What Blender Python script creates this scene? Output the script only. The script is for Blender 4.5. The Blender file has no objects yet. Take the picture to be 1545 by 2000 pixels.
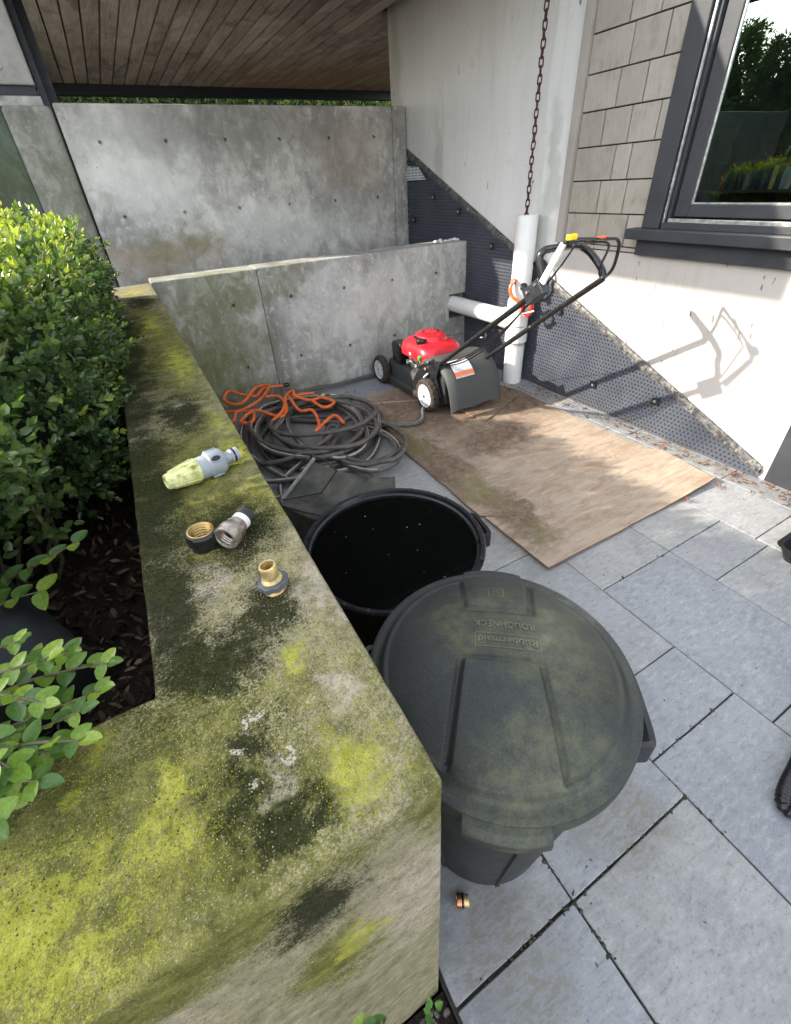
import bpy, bmesh, math, random
import numpy as np
from mathutils import Vector, Matrix, Quaternion
rad = math.radians
RND = random.Random(11)
NP = np.random.default_rng(5)
scene = bpy.context.scene
COL = scene.collection

# ------------------------------------------------------------------ camera, sky, sun, exposure
cam_d = bpy.data.cameras.new('camera'); cam = bpy.data.objects.new('camera', cam_d); COL.objects.link(cam)
cam_d.sensor_fit = 'VERTICAL'; cam_d.sensor_height = 36.0; cam_d.sensor_width = 36.0
cam_d.lens = 864.3 / 2000 * 36.0
cam_d.shift_x = 0.0025; cam_d.shift_y = -0.0346
cam_d.clip_start = 0.02; cam_d.clip_end = 400
cam.matrix_world = (Matrix.Translation((0, 0, 1.55)) @ Matrix.Rotation(-3.6155 + math.pi, 4, 'Z')
                    @ Matrix.Rotation(0.9843, 4, 'X') @ Matrix.Rotation(-0.0648, 4, 'Z'))
scene.camera = cam

SUN_DIR = Vector((1.0, -0.45, -0.60)).normalized()          # the way the light travels
SUN_EL = math.asin(-SUN_DIR.z); SUN_AZ = math.atan2(-SUN_DIR.x, -SUN_DIR.y)
world = bpy.data.worlds.new('World'); scene.world = world; world.use_nodes = True
wn = world.node_tree
sky = wn.nodes.new('ShaderNodeTexSky'); sky.sky_type = 'NISHITA'; sky.sun_disc = False
sky.sun_elevation = SUN_EL; sky.sun_rotation = SUN_AZ; sky.air_density = 1.0; sky.dust_density = 0.8; sky.ozone_density = 0.8
bg = wn.nodes['Background']; bg.inputs['Strength'].default_value = 0.15
hsv = wn.nodes.new('ShaderNodeHueSaturation'); hsv.inputs['Saturation'].default_value = 0.36      # thin white haze over the blue
wn.links.new(sky.outputs[0], hsv.inputs['Color']); wn.links.new(hsv.outputs[0], bg.inputs['Color'])
sun_d = bpy.data.lights.new('sun', 'SUN'); sun_d.energy = 2.0; sun_d.angle = rad(0.7); sun_d.color = (1.0, 0.93, 0.80)
sun = bpy.data.objects.new('sun', sun_d); COL.objects.link(sun)
sun.rotation_euler = SUN_DIR.to_track_quat('-Z', 'Y').to_euler(); sun.location = (-6, 4, 6)
scene.view_settings.view_transform = 'Standard'; scene.view_settings.look = 'None'
scene.view_settings.gamma = 1.0; scene.view_settings.use_curve_mapping = False
scene.view_settings.exposure = 2.5
scene.cycles.use_denoising = True
scene.cycles.max_bounces = 6; scene.cycles.diffuse_bounces = 4; scene.cycles.glossy_bounces = 3

# ------------------------------------------------------------------ node materials
class G:
    def __init__(s, name, rough=0.7, spec=0.4, metal=0.0):
        s.m = bpy.data.materials.new(name); s.m.use_nodes = True
        s.t = s.m.node_tree; s.b = s.t.nodes['Principled BSDF']; s.out = s.t.nodes['Material Output']
        s.b.inputs['Roughness'].default_value = rough
        s.b.inputs['Specular IOR Level'].default_value = spec
        s.b.inputs['Metallic'].default_value = metal
        s._p = None
    def n(s, t, **k):
        q = s.t.nodes.new('ShaderNode' + t)
        for a, v in k.items(): setattr(q, a, v)
        return q
    def put(s, sock, v):
        if isinstance(v, bpy.types.NodeSocket): s.t.links.new(v, sock)
        elif v is not None:
            if sock.type == 'RGBA' and len(v) == 3: v = (*v, 1)
            sock.default_value = v
    def pos(s):
        if s._p is None: s._p = s.n('NewGeometry').outputs['Position']
        return s._p
    def opos(s): return s.n('TexCoord').outputs['Object']
    def rnd(s): return s.n('ObjectInfo').outputs['Random']
    def vec(s, v, scale=(1, 1, 1), loc=(0, 0, 0), rot=(0, 0, 0)):
        q = s.n('Mapping'); s.put(q.inputs['Vector'], v); q.inputs['Scale'].default_value = scale
        q.inputs['Location'].default_value = loc; q.inputs['Rotation'].default_value = rot
        return q.outputs[0]
    def noise(s, v, scale, detail=4, rough=0.55, dist=0.0, col=False):
        q = s.n('TexNoise'); s.put(q.inputs['Vector'], v); q.inputs['Scale'].default_value = scale
        q.inputs['Detail'].default_value = detail; q.inputs['Roughness'].default_value = rough; q.inputs['Distortion'].default_value = dist
        return q.outputs['Color' if col else 'Fac']
    def voro(s, v, scale, feat='F1', rand=1.0, out='Distance'):
        q = s.n('TexVoronoi', feature=feat); s.put(q.inputs['Vector'], v); q.inputs['Scale'].default_value = scale
        q.inputs['Randomness'].default_value = rand
        return q.outputs[out]
    def mr(s, v, a, b, c=0.0, d=1.0, smooth=False):
        q = s.n('MapRange'); q.interpolation_type = 'SMOOTHSTEP' if smooth else 'LINEAR'
        for i, x in enumerate((v, a, b, c, d)): s.put(q.inputs[i], x)
        return q.outputs[0]
    def ma(s, op, a, b=0.0, clamp=False):
        q = s.n('Math', operation=op); q.use_clamp = clamp; s.put(q.inputs[0], a); s.put(q.inputs[1], b); return q.outputs[0]
    def vm(s, op, a, b=None):
        q = s.n('VectorMath', operation=op); s.put(q.inputs[0], a)
        if b is not None: s.put(q.inputs[1], b)
        return q.outputs['Value' if op in ('LENGTH', 'DISTANCE', 'DOT_PRODUCT') else 'Vector']
    def mix(s, f, a, b, mode='MIX'):
        q = s.n('Mix', data_type='RGBA', blend_type=mode); s.put(q.inputs[0], f); s.put(q.inputs[6], a); s.put(q.inputs[7], b)
        return q.outputs[2]
    def ramp(s, f, stops):
        q = s.n('ValToRGB'); e = q.color_ramp.elements
        while len(e) < len(stops): e.new(0.5)
        for i, (p, c) in enumerate(stops):
            e[i].position = p; e[i].color = (*c, 1) if len(c) == 3 else c
        s.put(q.inputs[0], f); return q.outputs[0]
    def col(s, c): s.put(s.b.inputs['Base Color'], c); return s
    def rough(s, r): s.put(s.b.inputs['Roughness'], r); return s
    def bump(s, h, strength=0.3, dist=0.01):
        q = s.n('Bump'); q.inputs['Strength'].default_value = strength; q.inputs['Distance'].default_value = dist
        prev = s.b.inputs['Normal'].links
        if prev: s.t.links.new(prev[0].from_socket, q.inputs['Normal'])
        s.put(q.inputs['Height'], h); s.t.links.new(q.outputs[0], s.b.inputs['Normal']); return s
    def blob(s, v, c, r, rotz=0.0, soft=0.35):
        """1 inside an ellipsoid stain round c, fading to 0"""
        q = s.vm('SUBTRACT', v, c)
        if rotz: q = s.vec(q, rot=(0, 0, rotz))
        q = s.vm('DIVIDE', q, r); l = s.vm('LENGTH', q)
        return s.mr(l, soft, 1.0, 1.0, 0.0, True)
    def mx(s, lst):
        r = lst[0]
        for x in lst[1:]: r = s.ma('MAXIMUM', r, x)
        return r

def simple(name, c, rough=0.5, metal=0.0, spec=0.4, var=0.25, nscale=18.0, bump=0.0, bscale=90.0):
    g = G(name, rough, spec, metal)
    n = g.noise(g.pos(), nscale, 5, 0.6)
    lo = tuple(x * (1 - var) for x in c); hi = tuple(min(1, x * (1 + var)) for x in c)
    g.col(g.ramp(n, [(0.3, lo), (0.7, hi)]))
    g.rough(g.mr(n, 0.3, 0.7, max(0.05, rough - 0.08), min(1, rough + 0.1)))
    if bump: g.bump(g.noise(g.pos(), bscale, 4, 0.6), bump, 0.004)
    return g.m

def concrete(name, base, green=0.0, blobs=(), light=(), dark=(), warm=()):
    g = G(name, 0.85, 0.3)
    p = g.pos()
    st = g.vec(p, (1.0, 1.0, 0.45))
    a = g.noise(st, 2.1, 7, 0.66, 0.8); b = g.noise(g.vec(p, (1, 1, 0.75)), 8, 7, 0.70, 0.7); c = g.noise(p, 60, 3, 0.6)
    lo = tuple(x * 0.48 for x in base); hi = tuple(min(1, x * 1.4) for x in base)
    col = g.ramp(a, [(0.32, lo), (0.5, base), (0.66, hi)])
    blot = g.mr(b, 0.42, 0.60, 0.0, 1.0, True)
    col = g.mix(g.ma('MULTIPLY', blot, 0.55), col, tuple(x * 0.50 for x in base))
    fl = g.noise(g.vec(p, (1, 1, 0.7)), 20, 6, 0.74, 0.15)
    col = g.mix(g.mr(fl, 0.53, 0.63, 0.0, 0.5, True), col, tuple(min(1, x * 1.5) for x in base))
    wp = g.vm('ADD', p, g.vm('MULTIPLY', g.vm('SUBTRACT', g.noise(p, 5, 4, 0.6, 0, True), (0.5, 0.5, 0.5)), (0.7, 0.7, 0.7)))
    for cc, r, k in light:
        col = g.mix(g.ma('MULTIPLY', g.blob(wp, cc, r), k), col, tuple(min(1, x * 1.75) for x in (base[0] * .97, base[1], base[2] * 1.04)))
    for cc, r, k in dark:
        col = g.mix(g.ma('MULTIPLY', g.blob(wp, cc, r), k), col, tuple(x * 0.38 for x in base))
    for cc, r, k in warm:
        col = g.mix(g.ma('MULTIPLY', g.blob(wp, cc, r), k), col, (base[0] * 0.75, base[1] * 0.60, base[2] * 0.42))
    for cc, r, k in blobs:
        bb = g.ma('MULTIPLY', g.blob(wp, cc, r), g.mr(b, 0.3, 0.6, 0.35, 1.0))
        col = g.mix(g.ma('MULTIPLY', bb, k), col, (0.115, 0.125, 0.030))
    col = g.mix(g.mr(c, 0.66, 0.74, 0.0, 0.35), col, tuple(x * 0.3 for x in base))
    vo = g.voro(p, 14.0); col = g.mix(g.mr(vo, 0.035, 0.06, 0.75, 0.0), col, tuple(x * 0.12 for x in base))
    g.col(col)
    g.bump(b, 0.22, 0.012); g.bump(c, 0.25, 0.003); g.bump(g.mr(vo, 0.03, 0.08), 0.5, 0.006)
    return g.m

# ------------------------------------------------------------------ mesh helpers
def wl(o):
    v = Vector((0, 0, 0))
    while o: v += o.location; o = o.parent
    return v

def link(name, me, parent=None, loc=(0, 0, 0)):
    o = bpy.data.objects.new(name, me); COL.objects.link(o); o.location = loc
    if parent: o.parent = parent
    return o

def tag(o, label=None, cat=None, group=None, kind=None):
    if label: o['label'] = label
    if cat: o['category'] = cat
    if group: o['group'] = group
    if kind: o['kind'] = kind
    return o

def thing(name, label, cat, loc, group=None):
    o = bpy.data.objects.new(name, None); COL.objects.link(o); o.location = loc; o.empty_display_size = 0.1
    return tag(o, label, cat, group)

class MB:
    """collects geometry in world coordinates; build() links it as one mesh object"""
    def __init__(s): s.v = []; s.f = []; s.mi = []; s.cur = 0
    def add(s, vs, fs):
        k = len(s.v); s.v += [tuple(x) for x in vs]; s.f += [tuple(i + k for i in f) for f in fs]; s.mi += [s.cur] * len(fs); return s
    def box(s, x0, x1, y0, y1, z0, z1, mat=None):
        vs = [Vector((x, y, z)) for z in (z0, z1) for y in (y0, y1) for x in (x0, x1)]
        if mat is not None: vs = [mat @ v for v in vs]
        return s.add(vs, [(0, 2, 3, 1), (4, 5, 7, 6), (0, 1, 5, 4), (2, 6, 7, 3), (0, 4, 6, 2), (1, 3, 7, 5)])
    def loft(s, rings, cap0=True, cap1=True, closed=False):
        n = len(rings[0]); k = len(s.v); fs = []
        vs = [p for r in rings for p in r]
        m = len(rings)
        for i in range(m if closed else m - 1):
            a = i * n; b = ((i + 1) % m) * n
            for j in range(n):
                fs.append((a + j, a + (j + 1) % n, b + (j + 1) % n, b + j))
        if not closed:
            if cap0: fs.append(tuple(range(n - 1, -1, -1)))
            if cap1: fs.append(tuple((m - 1) * n + j for j in range(n)))
        return s.add(vs, fs)
    def tube(s, pts, r, n=8, closed=False, cap=True, up=None):
        pts = [Vector(p) for p in pts]; m = len(pts); rings = []
        t0 = None; nn = None
        for i in range(m):
            if closed: t = pts[(i + 1) % m] - pts[i - 1]
            else: t = pts[min(i + 1, m - 1)] - pts[max(i - 1, 0)]
            t = t.normalized() if t.length > 1e-9 else (t0 or Vector((0, 0, 1)))
            if nn is None:
                ref = Vector(up) if up else (Vector((0, 0, 1)) if abs(t.z) < 0.9 else Vector((1, 0, 0)))
                nn = (ref - t * ref.dot(t)).normalized()
            else:
                nn = (nn - t * nn.dot(t)); nn = nn.normalized() if nn.length > 1e-6 else t.orthogonal().normalized()
            bb = t.cross(nn); t0 = t
            rr = r(i / max(1, m - 1)) if callable(r) else (r[i] if isinstance(r, (list, tuple)) else r)
            rings.append([pts[i] + (nn * math.cos(a) + bb * math.sin(a)) * rr for a in (2 * math.pi * j / n for j in range(n))])
        return s.loft(rings, cap, cap, closed)
    def lathe(s, prof, n=32, mat=None, cap0=True, cap1=True):
        M = mat or Matrix.Identity(4)
        rings = [[M @ Vector((max(r, 1e-5) * math.cos(2 * math.pi * j / n), max(r, 1e-5) * math.sin(2 * math.pi * j / n), z)) for j in range(n)] for r, z in prof]
        return s.loft(rings, cap0, cap1)
    def prism(s, poly, axis, a, b):
        """poly = 2-D outline in the two other axes, extruded along axis from a to b"""
        def P(u, v, w):
            return {0: (w, u, v), 1: (u, w, v), 2: (u, v, w)}[axis]
        n = len(poly)
        vs = [P(u, v, a) for u, v in poly] + [P(u, v, b) for u, v in poly]
        fs = [tuple(range(n))[::-1], tuple(range(n, 2 * n))] + [(i, (i + 1) % n, n + (i + 1) % n, n + i) for i in range(n)]
        return s.add(vs, fs)
    def mesh(s, name, mats, off=Vector((0, 0, 0)), smooth=False, bevel=0.0, seg=2, angle=35):
        me = bpy.data.meshes.new(name)
        me.from_pydata([tuple(Vector(v) - off) for v in s.v], [], s.f)
        for m in (mats if isinstance(mats, (list, tuple)) else [mats]): me.materials.append(m)
        if any(s.mi): me.polygons.foreach_set('material_index', s.mi)
        bm = bmesh.new(); bm.from_mesh(me)
        bmesh.ops.recalc_face_normals(bm, faces=bm.faces)
        if bevel:
            bmesh.ops.remove_doubles(bm, verts=bm.verts, dist=1e-5)
            ed = [e for e in bm.edges if len(e.link_faces) == 2 and e.calc_face_angle(0) > rad(angle)]
            bmesh.ops.bevel(bm, geom=ed, offset=bevel, segments=seg, profile=0.5, affect='EDGES', clamp_overlap=True)
        bm.to_mesh(me); bm.free()
        if smooth:
            me.polygons.foreach_set('use_smooth', [True] * len(me.polygons))
            me.set_sharp_from_angle(angle=rad(38))
        me.update(); return me
    def build(s, name, mats, parent=None, smooth=False, bevel=0.0, org=None, seg=2, angle=35):
        off = wl(parent) if parent else Vector(org or (0, 0, 0))
        me = s.mesh(name, mats, off, smooth, bevel, seg, angle)
        return link(name, me, parent, (0, 0, 0) if parent else tuple(off))

def rrect(cx, cy, z, hx, hy, r, n=5):
    r = min(r, hx, hy); out = []
    for k, (sx, sy) in enumerate(((1, 1), (-1, 1), (-1, -1), (1, -1))):
        for i in range(n):
            a = math.pi / 2 * (k + i / (n - 1))
            out.append(Vector((cx + sx * (hx - r) + r * math.cos(a), cy + sy * (hy - r) + r * math.sin(a), z)))
    return out

def smoothpath(pts, per=8, closed=False):
    pts = [Vector(p) for p in pts]; out = []; n = len(pts)
    for i in range(n if closed else n - 1):
        g = (lambda k: pts[k % n]) if closed else (lambda k: pts[min(max(k, 0), n - 1)])
        p0, p1, p2, p3 = g(i - 1), g(i), g(i + 1), g(i + 2)
        for j in range(per):
            t = j / per
            out.append(0.5 * ((2 * p1) + (p2 - p0) * t + (2 * p0 - 5 * p1 + 4 * p2 - p3) * t * t + (3 * p1 - p0 - 3 * p2 + p3) * t ** 3))
    if not closed: out.append(pts[-1])
    return out

def axis_mat(p, d):
    """local +Z along d, origin at p"""
    return Matrix.Translation(Vector(p)) @ Vector(d).to_track_quat('Z', 'Y').to_matrix().to_4x4()

def cut(o, cutter):
    m = o.modifiers.new('cut', 'BOOLEAN'); m.operation = 'DIFFERENCE'; m.object = cutter; m.solver = 'EXACT'
    bpy.context.view_layer.update()
    me = bpy.data.meshes.new_from_object(o.evaluated_get(bpy.context.evaluated_depsgraph_get()))
    o.modifiers.clear(); o.data = me
    bpy.data.objects.remove(cutter)

# leaves: a folded six-point blade; arrays of frames -> one mesh with a per-leaf tint attribute
LEAF6 = np.array([(0, 0, 0), (0.30, -0.42, 0.05), (0.72, -0.36, 0.05), (1, 0, 0), (0.72, 0.36, 0.05), (0.30, 0.42, 0.05)], float)
LEAF6F = [(0, 1, 2, 3), (0, 3, 4, 5)]
def leaf_mesh(name, P, D, Nn, L, Wd, T, mat, off=(0, 0, 0)):
    P = np.asarray(P, float) - np.asarray(off, float); D = np.asarray(D, float); Nn = np.asarray(Nn, float)
    D /= np.linalg.norm(D, axis=1)[:, None] + 1e-9
    S = np.cross(Nn, D); S /= np.linalg.norm(S, axis=1)[:, None] + 1e-9
    U = np.cross(D, S); L = np.asarray(L)[:, None, None]; Wd = np.asarray(Wd)[:, None, None]
    v = P[:, None, :] + D[:, None, :] * LEAF6[None, :, 0:1] * L + S[:, None, :] * LEAF6[None, :, 1:2] * Wd + U[:, None, :] * LEAF6[None, :, 2:3] * L * 2.0
    n = len(P); me = bpy.data.meshes.new(name)
    me.vertices.add(n * 6); me.vertices.foreach_set('co', v.reshape(-1).astype(np.float32))
    base = (np.arange(n) * 6)[:, None]
    li = np.concatenate([base + np.array(LEAF6F[0])[None], base + np.array(LEAF6F[1])[None]], 1).reshape(-1)
    me.loops.add(n * 8); me.loops.foreach_set('vertex_index', li.astype(np.int32))
    me.polygons.add(n * 2); me.polygons.foreach_set('loop_start', (np.arange(n * 2) * 4).astype(np.int32))
    at = me.attributes.new('tint', 'FLOAT', 'POINT'); at.data.foreach_set('value', np.repeat(np.asarray(T, np.float32), 6))
    me.update(calc_edges=True); me.validate()
    me.polygons.foreach_set('use_smooth', [True] * len(me.polygons))
    me.materials.append(mat); return me

def leaf_mat(name, dark, mid, bright, trans=0.3, rough=0.38, spec=0.5):
    g = G(name, rough, spec)
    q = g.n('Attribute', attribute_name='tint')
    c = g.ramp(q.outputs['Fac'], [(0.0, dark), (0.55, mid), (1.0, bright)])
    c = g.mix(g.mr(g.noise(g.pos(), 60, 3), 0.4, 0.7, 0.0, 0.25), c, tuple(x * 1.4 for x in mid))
    g.col(c)
    tr = g.n('BsdfTranslucent'); g.put(tr.inputs['Color'], g.mix(1.0, c, (1.25, 1.5, 0.5), 'MULTIPLY'))
    mxs = g.n('MixShader'); mxs.inputs[0].default_value = trans
    g.t.links.new(g.b.outputs[0], mxs.inputs[1]); g.t.links.new(tr.outputs[0], mxs.inputs[2]); g.t.links.new(mxs.outputs[0], g.out.inputs['Surface'])
    return g.m

def unit(n):
    v = NP.normal(size=(n, 3)); return v / np.linalg.norm(v, axis=1)[:, None]

def sprigs(base, direc, length, pairs, leaf, tint, spread=0.9, wid=0.66):
    """opposite leaf pairs along many short twigs; returns arrays for leaf_mesh"""
    n = len(base); P = []; D = []; Nn = []; L = []; W = []; T = []
    d = direc / (np.linalg.norm(direc, axis=1)[:, None] + 1e-9)
    ref = unit(n); s = np.cross(d, ref); s /= np.linalg.norm(s, axis=1)[:, None]; u = np.cross(d, s)
    for k in range(pairs):
        t = (k + 0.6) / pairs; q = base + d * (length * t)[:, None] if isinstance(length, np.ndarray) else base + d * length * t
        a = s if k % 2 == 0 else u
        for sg in (1, -1):
            sp = spread * (1 - 0.45 * t)
            dd = d * (1 - 0.3 * sp) + a * sg * sp + unit(n) * 0.22
            P.append(q); D.append(dd); Nn.append(d + unit(n) * 0.25 + np.array([0, 0, 0.35]))
            ll = leaf * NP.uniform(0.7, 1.15, n) * (1 - 0.25 * t); L.append(ll); W.append(ll * wid * NP.uniform(.85, 1.15, n))
            T.append(np.clip(tint + NP.normal(0, 0.08, n) + 0.15 * (t - 0.5), 0, 1))
    P.append(base + d * (length[:, None] if isinstance(length, np.ndarray) else length)); D.append(d + unit(n) * 0.2); Nn.append(u)
    ll = leaf * 0.75 * np.ones(n); L.append(ll); W.append(ll * wid * 0.9); T.append(np.clip(tint + 0.15, 0, 1))
    return [np.concatenate(x) for x in (P, D, Nn, L, W, T)]

# ------------------------------------------------------------------ materials of the setting
m_upper = concrete('cast_concrete_upper', (0.41, 0.39, 0.355),
    light=[((0.35, 4.7, 1.75), (0.7, 1, 0.55), 0.6), ((1.4, 4.7, 1.25), (1.2, 1, 0.35), 0.35)],
    dark=[((1.3, 4.7, 1.98), (1.6, 1, 0.28), 0.55), ((2.1, 4.7, 1.55), (0.6, 1, 0.45), 0.4)],
    warm=[((0.3, 4.7, 1.12), (0.8, 1, 0.22), 0.6), ((2.2, 4.7, 1.75), (0.5, 1, 0.4), 0.35)],
    blobs=[((0.5, 4.7, 1.2), (0.5, 1, 0.2), 0.4)])
m_lower = concrete('cast_concrete_lower', (0.36, 0.35, 0.32),
    light=[((1.7, 3.7, 0.75), (0.9, 1, 0.4), 0.35)],
    blobs=[((0.45, 3.7, 0.75), (0.55, 1, 0.75), 0.62), ((0.3, 3.7, 0.25), (0.5, 1, 0.5), 0.8), ((1.0, 3.7, 0.1), (0.5, 1, 0.2), 0.4), ((0.95, 3.7, 0.95), (0.5, 1, 0.15), 0.45)],
    dark=[((2.66, 3.7, 0.35), (0.2, 1, 0.3), 0.4)])
m_pil = concrete('cast_concrete_pilaster', (0.26, 0.255, 0.225), blobs=[((-0.25, 4.7, 1.5), (0.3, 1, 0.8), 0.3)])
m_darkgreen = concrete('dark_greenish_concrete', (0.085, 0.105, 0.085), blobs=[((-0.7, 4.8, 1.6), (0.6, 1, 0.9), 0.3)])  # base darker and greener than the other concretes

def mossy():
    g = G('mossy_planter_concrete', 0.97, 0.03)
    p = g.pos()
    wp = g.vm('ADD', p, g.vm('MULTIPLY', g.vm('SUBTRACT', g.noise(p, 16, 5, 0.65, 0, True), (0.5, 0.5, 0.5)), (0.14, 0.14, 0.14)))
    n1 = g.noise(p, 11, 6, 0.65); n2 = g.noise(p, 42, 5, 0.7); n3 = g.noise(p, 190, 3, 0.65); n4 = g.noise(p, 420, 2, 0.6)
    conc = g.ramp(n2, [(0.25, (0.17, 0.14, 0.095)), (0.5, (0.29, 0.25, 0.18)), (0.75, (0.40, 0.35, 0.265))])
    conc = g.mix(g.mr(n3, 0.55, 0.68, 0, 0.55), conc, (0.09, 0.075, 0.05))
    moss = g.ramp(n2, [(0.25, (0.040, 0.043, 0.009)), (0.5, (0.100, 0.100, 0.020)), (0.75, (0.185, 0.168, 0.040))])
    T = 1.06
    gr = g.mr(g.noise(p, 310, 3, 0.65), 0.34, 0.66, -1.0, 1.0); gf = g.mr(g.noise(p, 760, 2, 0.6), 0.34, 0.66, -1.0, 1.0)
    def field(lst, k1=0.30, k2=0.15, lo=0.30, hi=0.75):
        b = g.mx([g.blob(wp, c, r, soft=0.0) for c, r in lst])
        b = g.ma('ADD', g.ma('ADD', b, g.ma('MULTIPLY', gr, k1)), g.ma('MULTIPLY', gf, k2))
        return g.mr(g.ma('ADD', b, g.mr(n1, 0.3, 0.7, -0.25, 0.25)), lo, hi, 0, 1, True)
    cover = field((
        ((-0.2, 0.27, T), (0.60, 0.40, 0.16)), ((0.0, 0.9, T), (0.34, 0.75, 0.14)), ((0.0, 2.1, T), (0.35, 1.7, 0.16)),
        ((-0.16, 0.16, 1.03), (0.30, 0.12, 0.13)), ((-0.03, 0.16, 0.76), (0.11, 0.1, 0.20)), ((0.12, 2.0, 0.7), (0.08, 2.2, 0.8)), ((0.10, 0.16, 1.0), (0.08, 0.08, 0.16))), 0.28, 0.18)
    bare = field((((0.062, 0.30, T), (0.050, 0.05, 0.04)), ((0.10, 0.45, T), (0.035, 0.16, 0.03)), ((-0.03, 0.245, T), (0.03, 0.04, 0.03)), ((0.085, 0.16, 0.80), (0.14, 0.05, 0.36)), ((-0.035, 0.56, T), (0.07, 0.10, 0.03)), ((-0.24, 0.16, 0.93), (0.18, 0.05, 0.09))), 0.22, 0.18, 0.30, 0.85)
    cover = g.ma('SUBTRACT', g.mr(cover, 0, 1, 0.40, 1.0), g.ma('MULTIPLY', bare, 0.78), True)
    col = g.mix(g.ma('MULTIPLY', cover, 0.93), conc, moss)
    dk = field((  # dark algae, plus the hedge's shadow painted along the left strip
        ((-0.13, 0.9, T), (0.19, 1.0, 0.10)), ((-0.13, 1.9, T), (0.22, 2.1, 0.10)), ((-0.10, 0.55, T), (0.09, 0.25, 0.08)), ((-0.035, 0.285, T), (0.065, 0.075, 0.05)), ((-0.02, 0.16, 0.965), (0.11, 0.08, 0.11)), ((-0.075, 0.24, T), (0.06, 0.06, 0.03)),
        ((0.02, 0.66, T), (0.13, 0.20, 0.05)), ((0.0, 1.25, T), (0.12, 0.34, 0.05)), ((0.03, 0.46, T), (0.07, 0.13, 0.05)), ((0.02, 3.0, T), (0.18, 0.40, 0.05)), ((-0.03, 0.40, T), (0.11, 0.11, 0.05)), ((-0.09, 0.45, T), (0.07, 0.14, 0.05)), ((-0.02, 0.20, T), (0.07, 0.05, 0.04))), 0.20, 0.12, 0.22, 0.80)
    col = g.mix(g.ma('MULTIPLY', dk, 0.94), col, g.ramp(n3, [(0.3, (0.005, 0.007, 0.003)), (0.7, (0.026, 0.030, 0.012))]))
    lm = field((
        ((0.052, 0.222, T), (0.075, 0.085, 0.03)), ((-0.13, 0.27, T), (0.05, 0.11, 0.03)), ((-0.22, 0.235, T), (0.20, 0.12, 0.03)), ((-0.33, 0.28, T), (0.15, 0.12, 0.03)), ((-0.19, 0.375, T), (0.03, 0.06, 0.03)),
        ((0.088, 1.0, T), (0.055, 0.36, 0.03)), ((0.03, 0.36, T), (0.05, 0.05, 0.03)), ((0.06, 1.7, T), (0.08, 0.45, 0.03)), ((-0.01, 3.4, T), (0.12, 0.18, 0.04)), ((0.03, 2.4, T), (0.07, 0.4, 0.03)),
        ((0.0, 0.16, 0.79), (0.06, 0.04, 0.08)), ((0.02, 0.9, T), (0.05, 0.10, 0.03)), ((-0.03, 0.66, T), (0.05, 0.07, 0.02))), 0.22, 0.22, 0.28, 0.95)
    col = g.mix(g.ma('MULTIPLY', lm, 0.9), col, g.ramp(n2, [(0.3, (0.19, 0.195, 0.022)), (0.7, (0.36, 0.345, 0.06))]))
    nd = g.ma('SUBTRACT', 1.0, g.ma('MULTIPLY', dk, 0.85))
    col = g.mix(g.ma('MULTIPLY', g.mr(n4, 0.60, 0.72, 0, 0.5), nd), col, (0.38, 0.33, 0.19))
    col = g.mix(g.mr(n4, 0.40, 0.30, 0, 0.6), col, (0.022, 0.022, 0.012))
    scab = g.mx([g.blob(wp, c, r) for c, r in (((-0.055, 0.275, T), (0.016, 0.05, 0.02)), ((-0.015, 0.255, T), (0.025, 0.014, 0.02)), ((-0.028, 0.315, T), (0.010, 0.02, 0.02)))])
    col = g.mix(g.mr(g.ma('ADD', scab, g.ma('MULTIPLY', gr, 0.45)), 0.72, 1.0, 0, 0.8, True), col, (0.40, 0.36, 0.29))
    spk = g.voro(p, 260.0); col = g.mix(g.ma('MULTIPLY', g.mr(spk, 0.16, 0.24, 1.0, 0.0), g.ma('MULTIPLY', nd, g.mr(n2, 0.50, 0.65, 0, 0.35))), col, (0.42, 0.38, 0.27))
    streak = g.noise(g.vec(p, (5, 5, 90), rot=(0, 0.5, 0)), 1.0, 4, 0.6)
    face = g.mr(g.vm('DOT_PRODUCT', p, (0, 0, 1)), 0.80, 0.68, 0, 1, True)
    col = g.mix(g.ma('MULTIPLY', face, g.mr(streak, 0.56, 0.66, 0, 0.4, True)), col, (0.10, 0.095, 0.06))
    g.col(col)
    g.bump(n2, 0.5, 0.006); g.bump(n3, 0.85, 0.003); g.bump(n4, 0.5, 0.0012)
    return g.m
m_moss = mossy()

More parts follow.
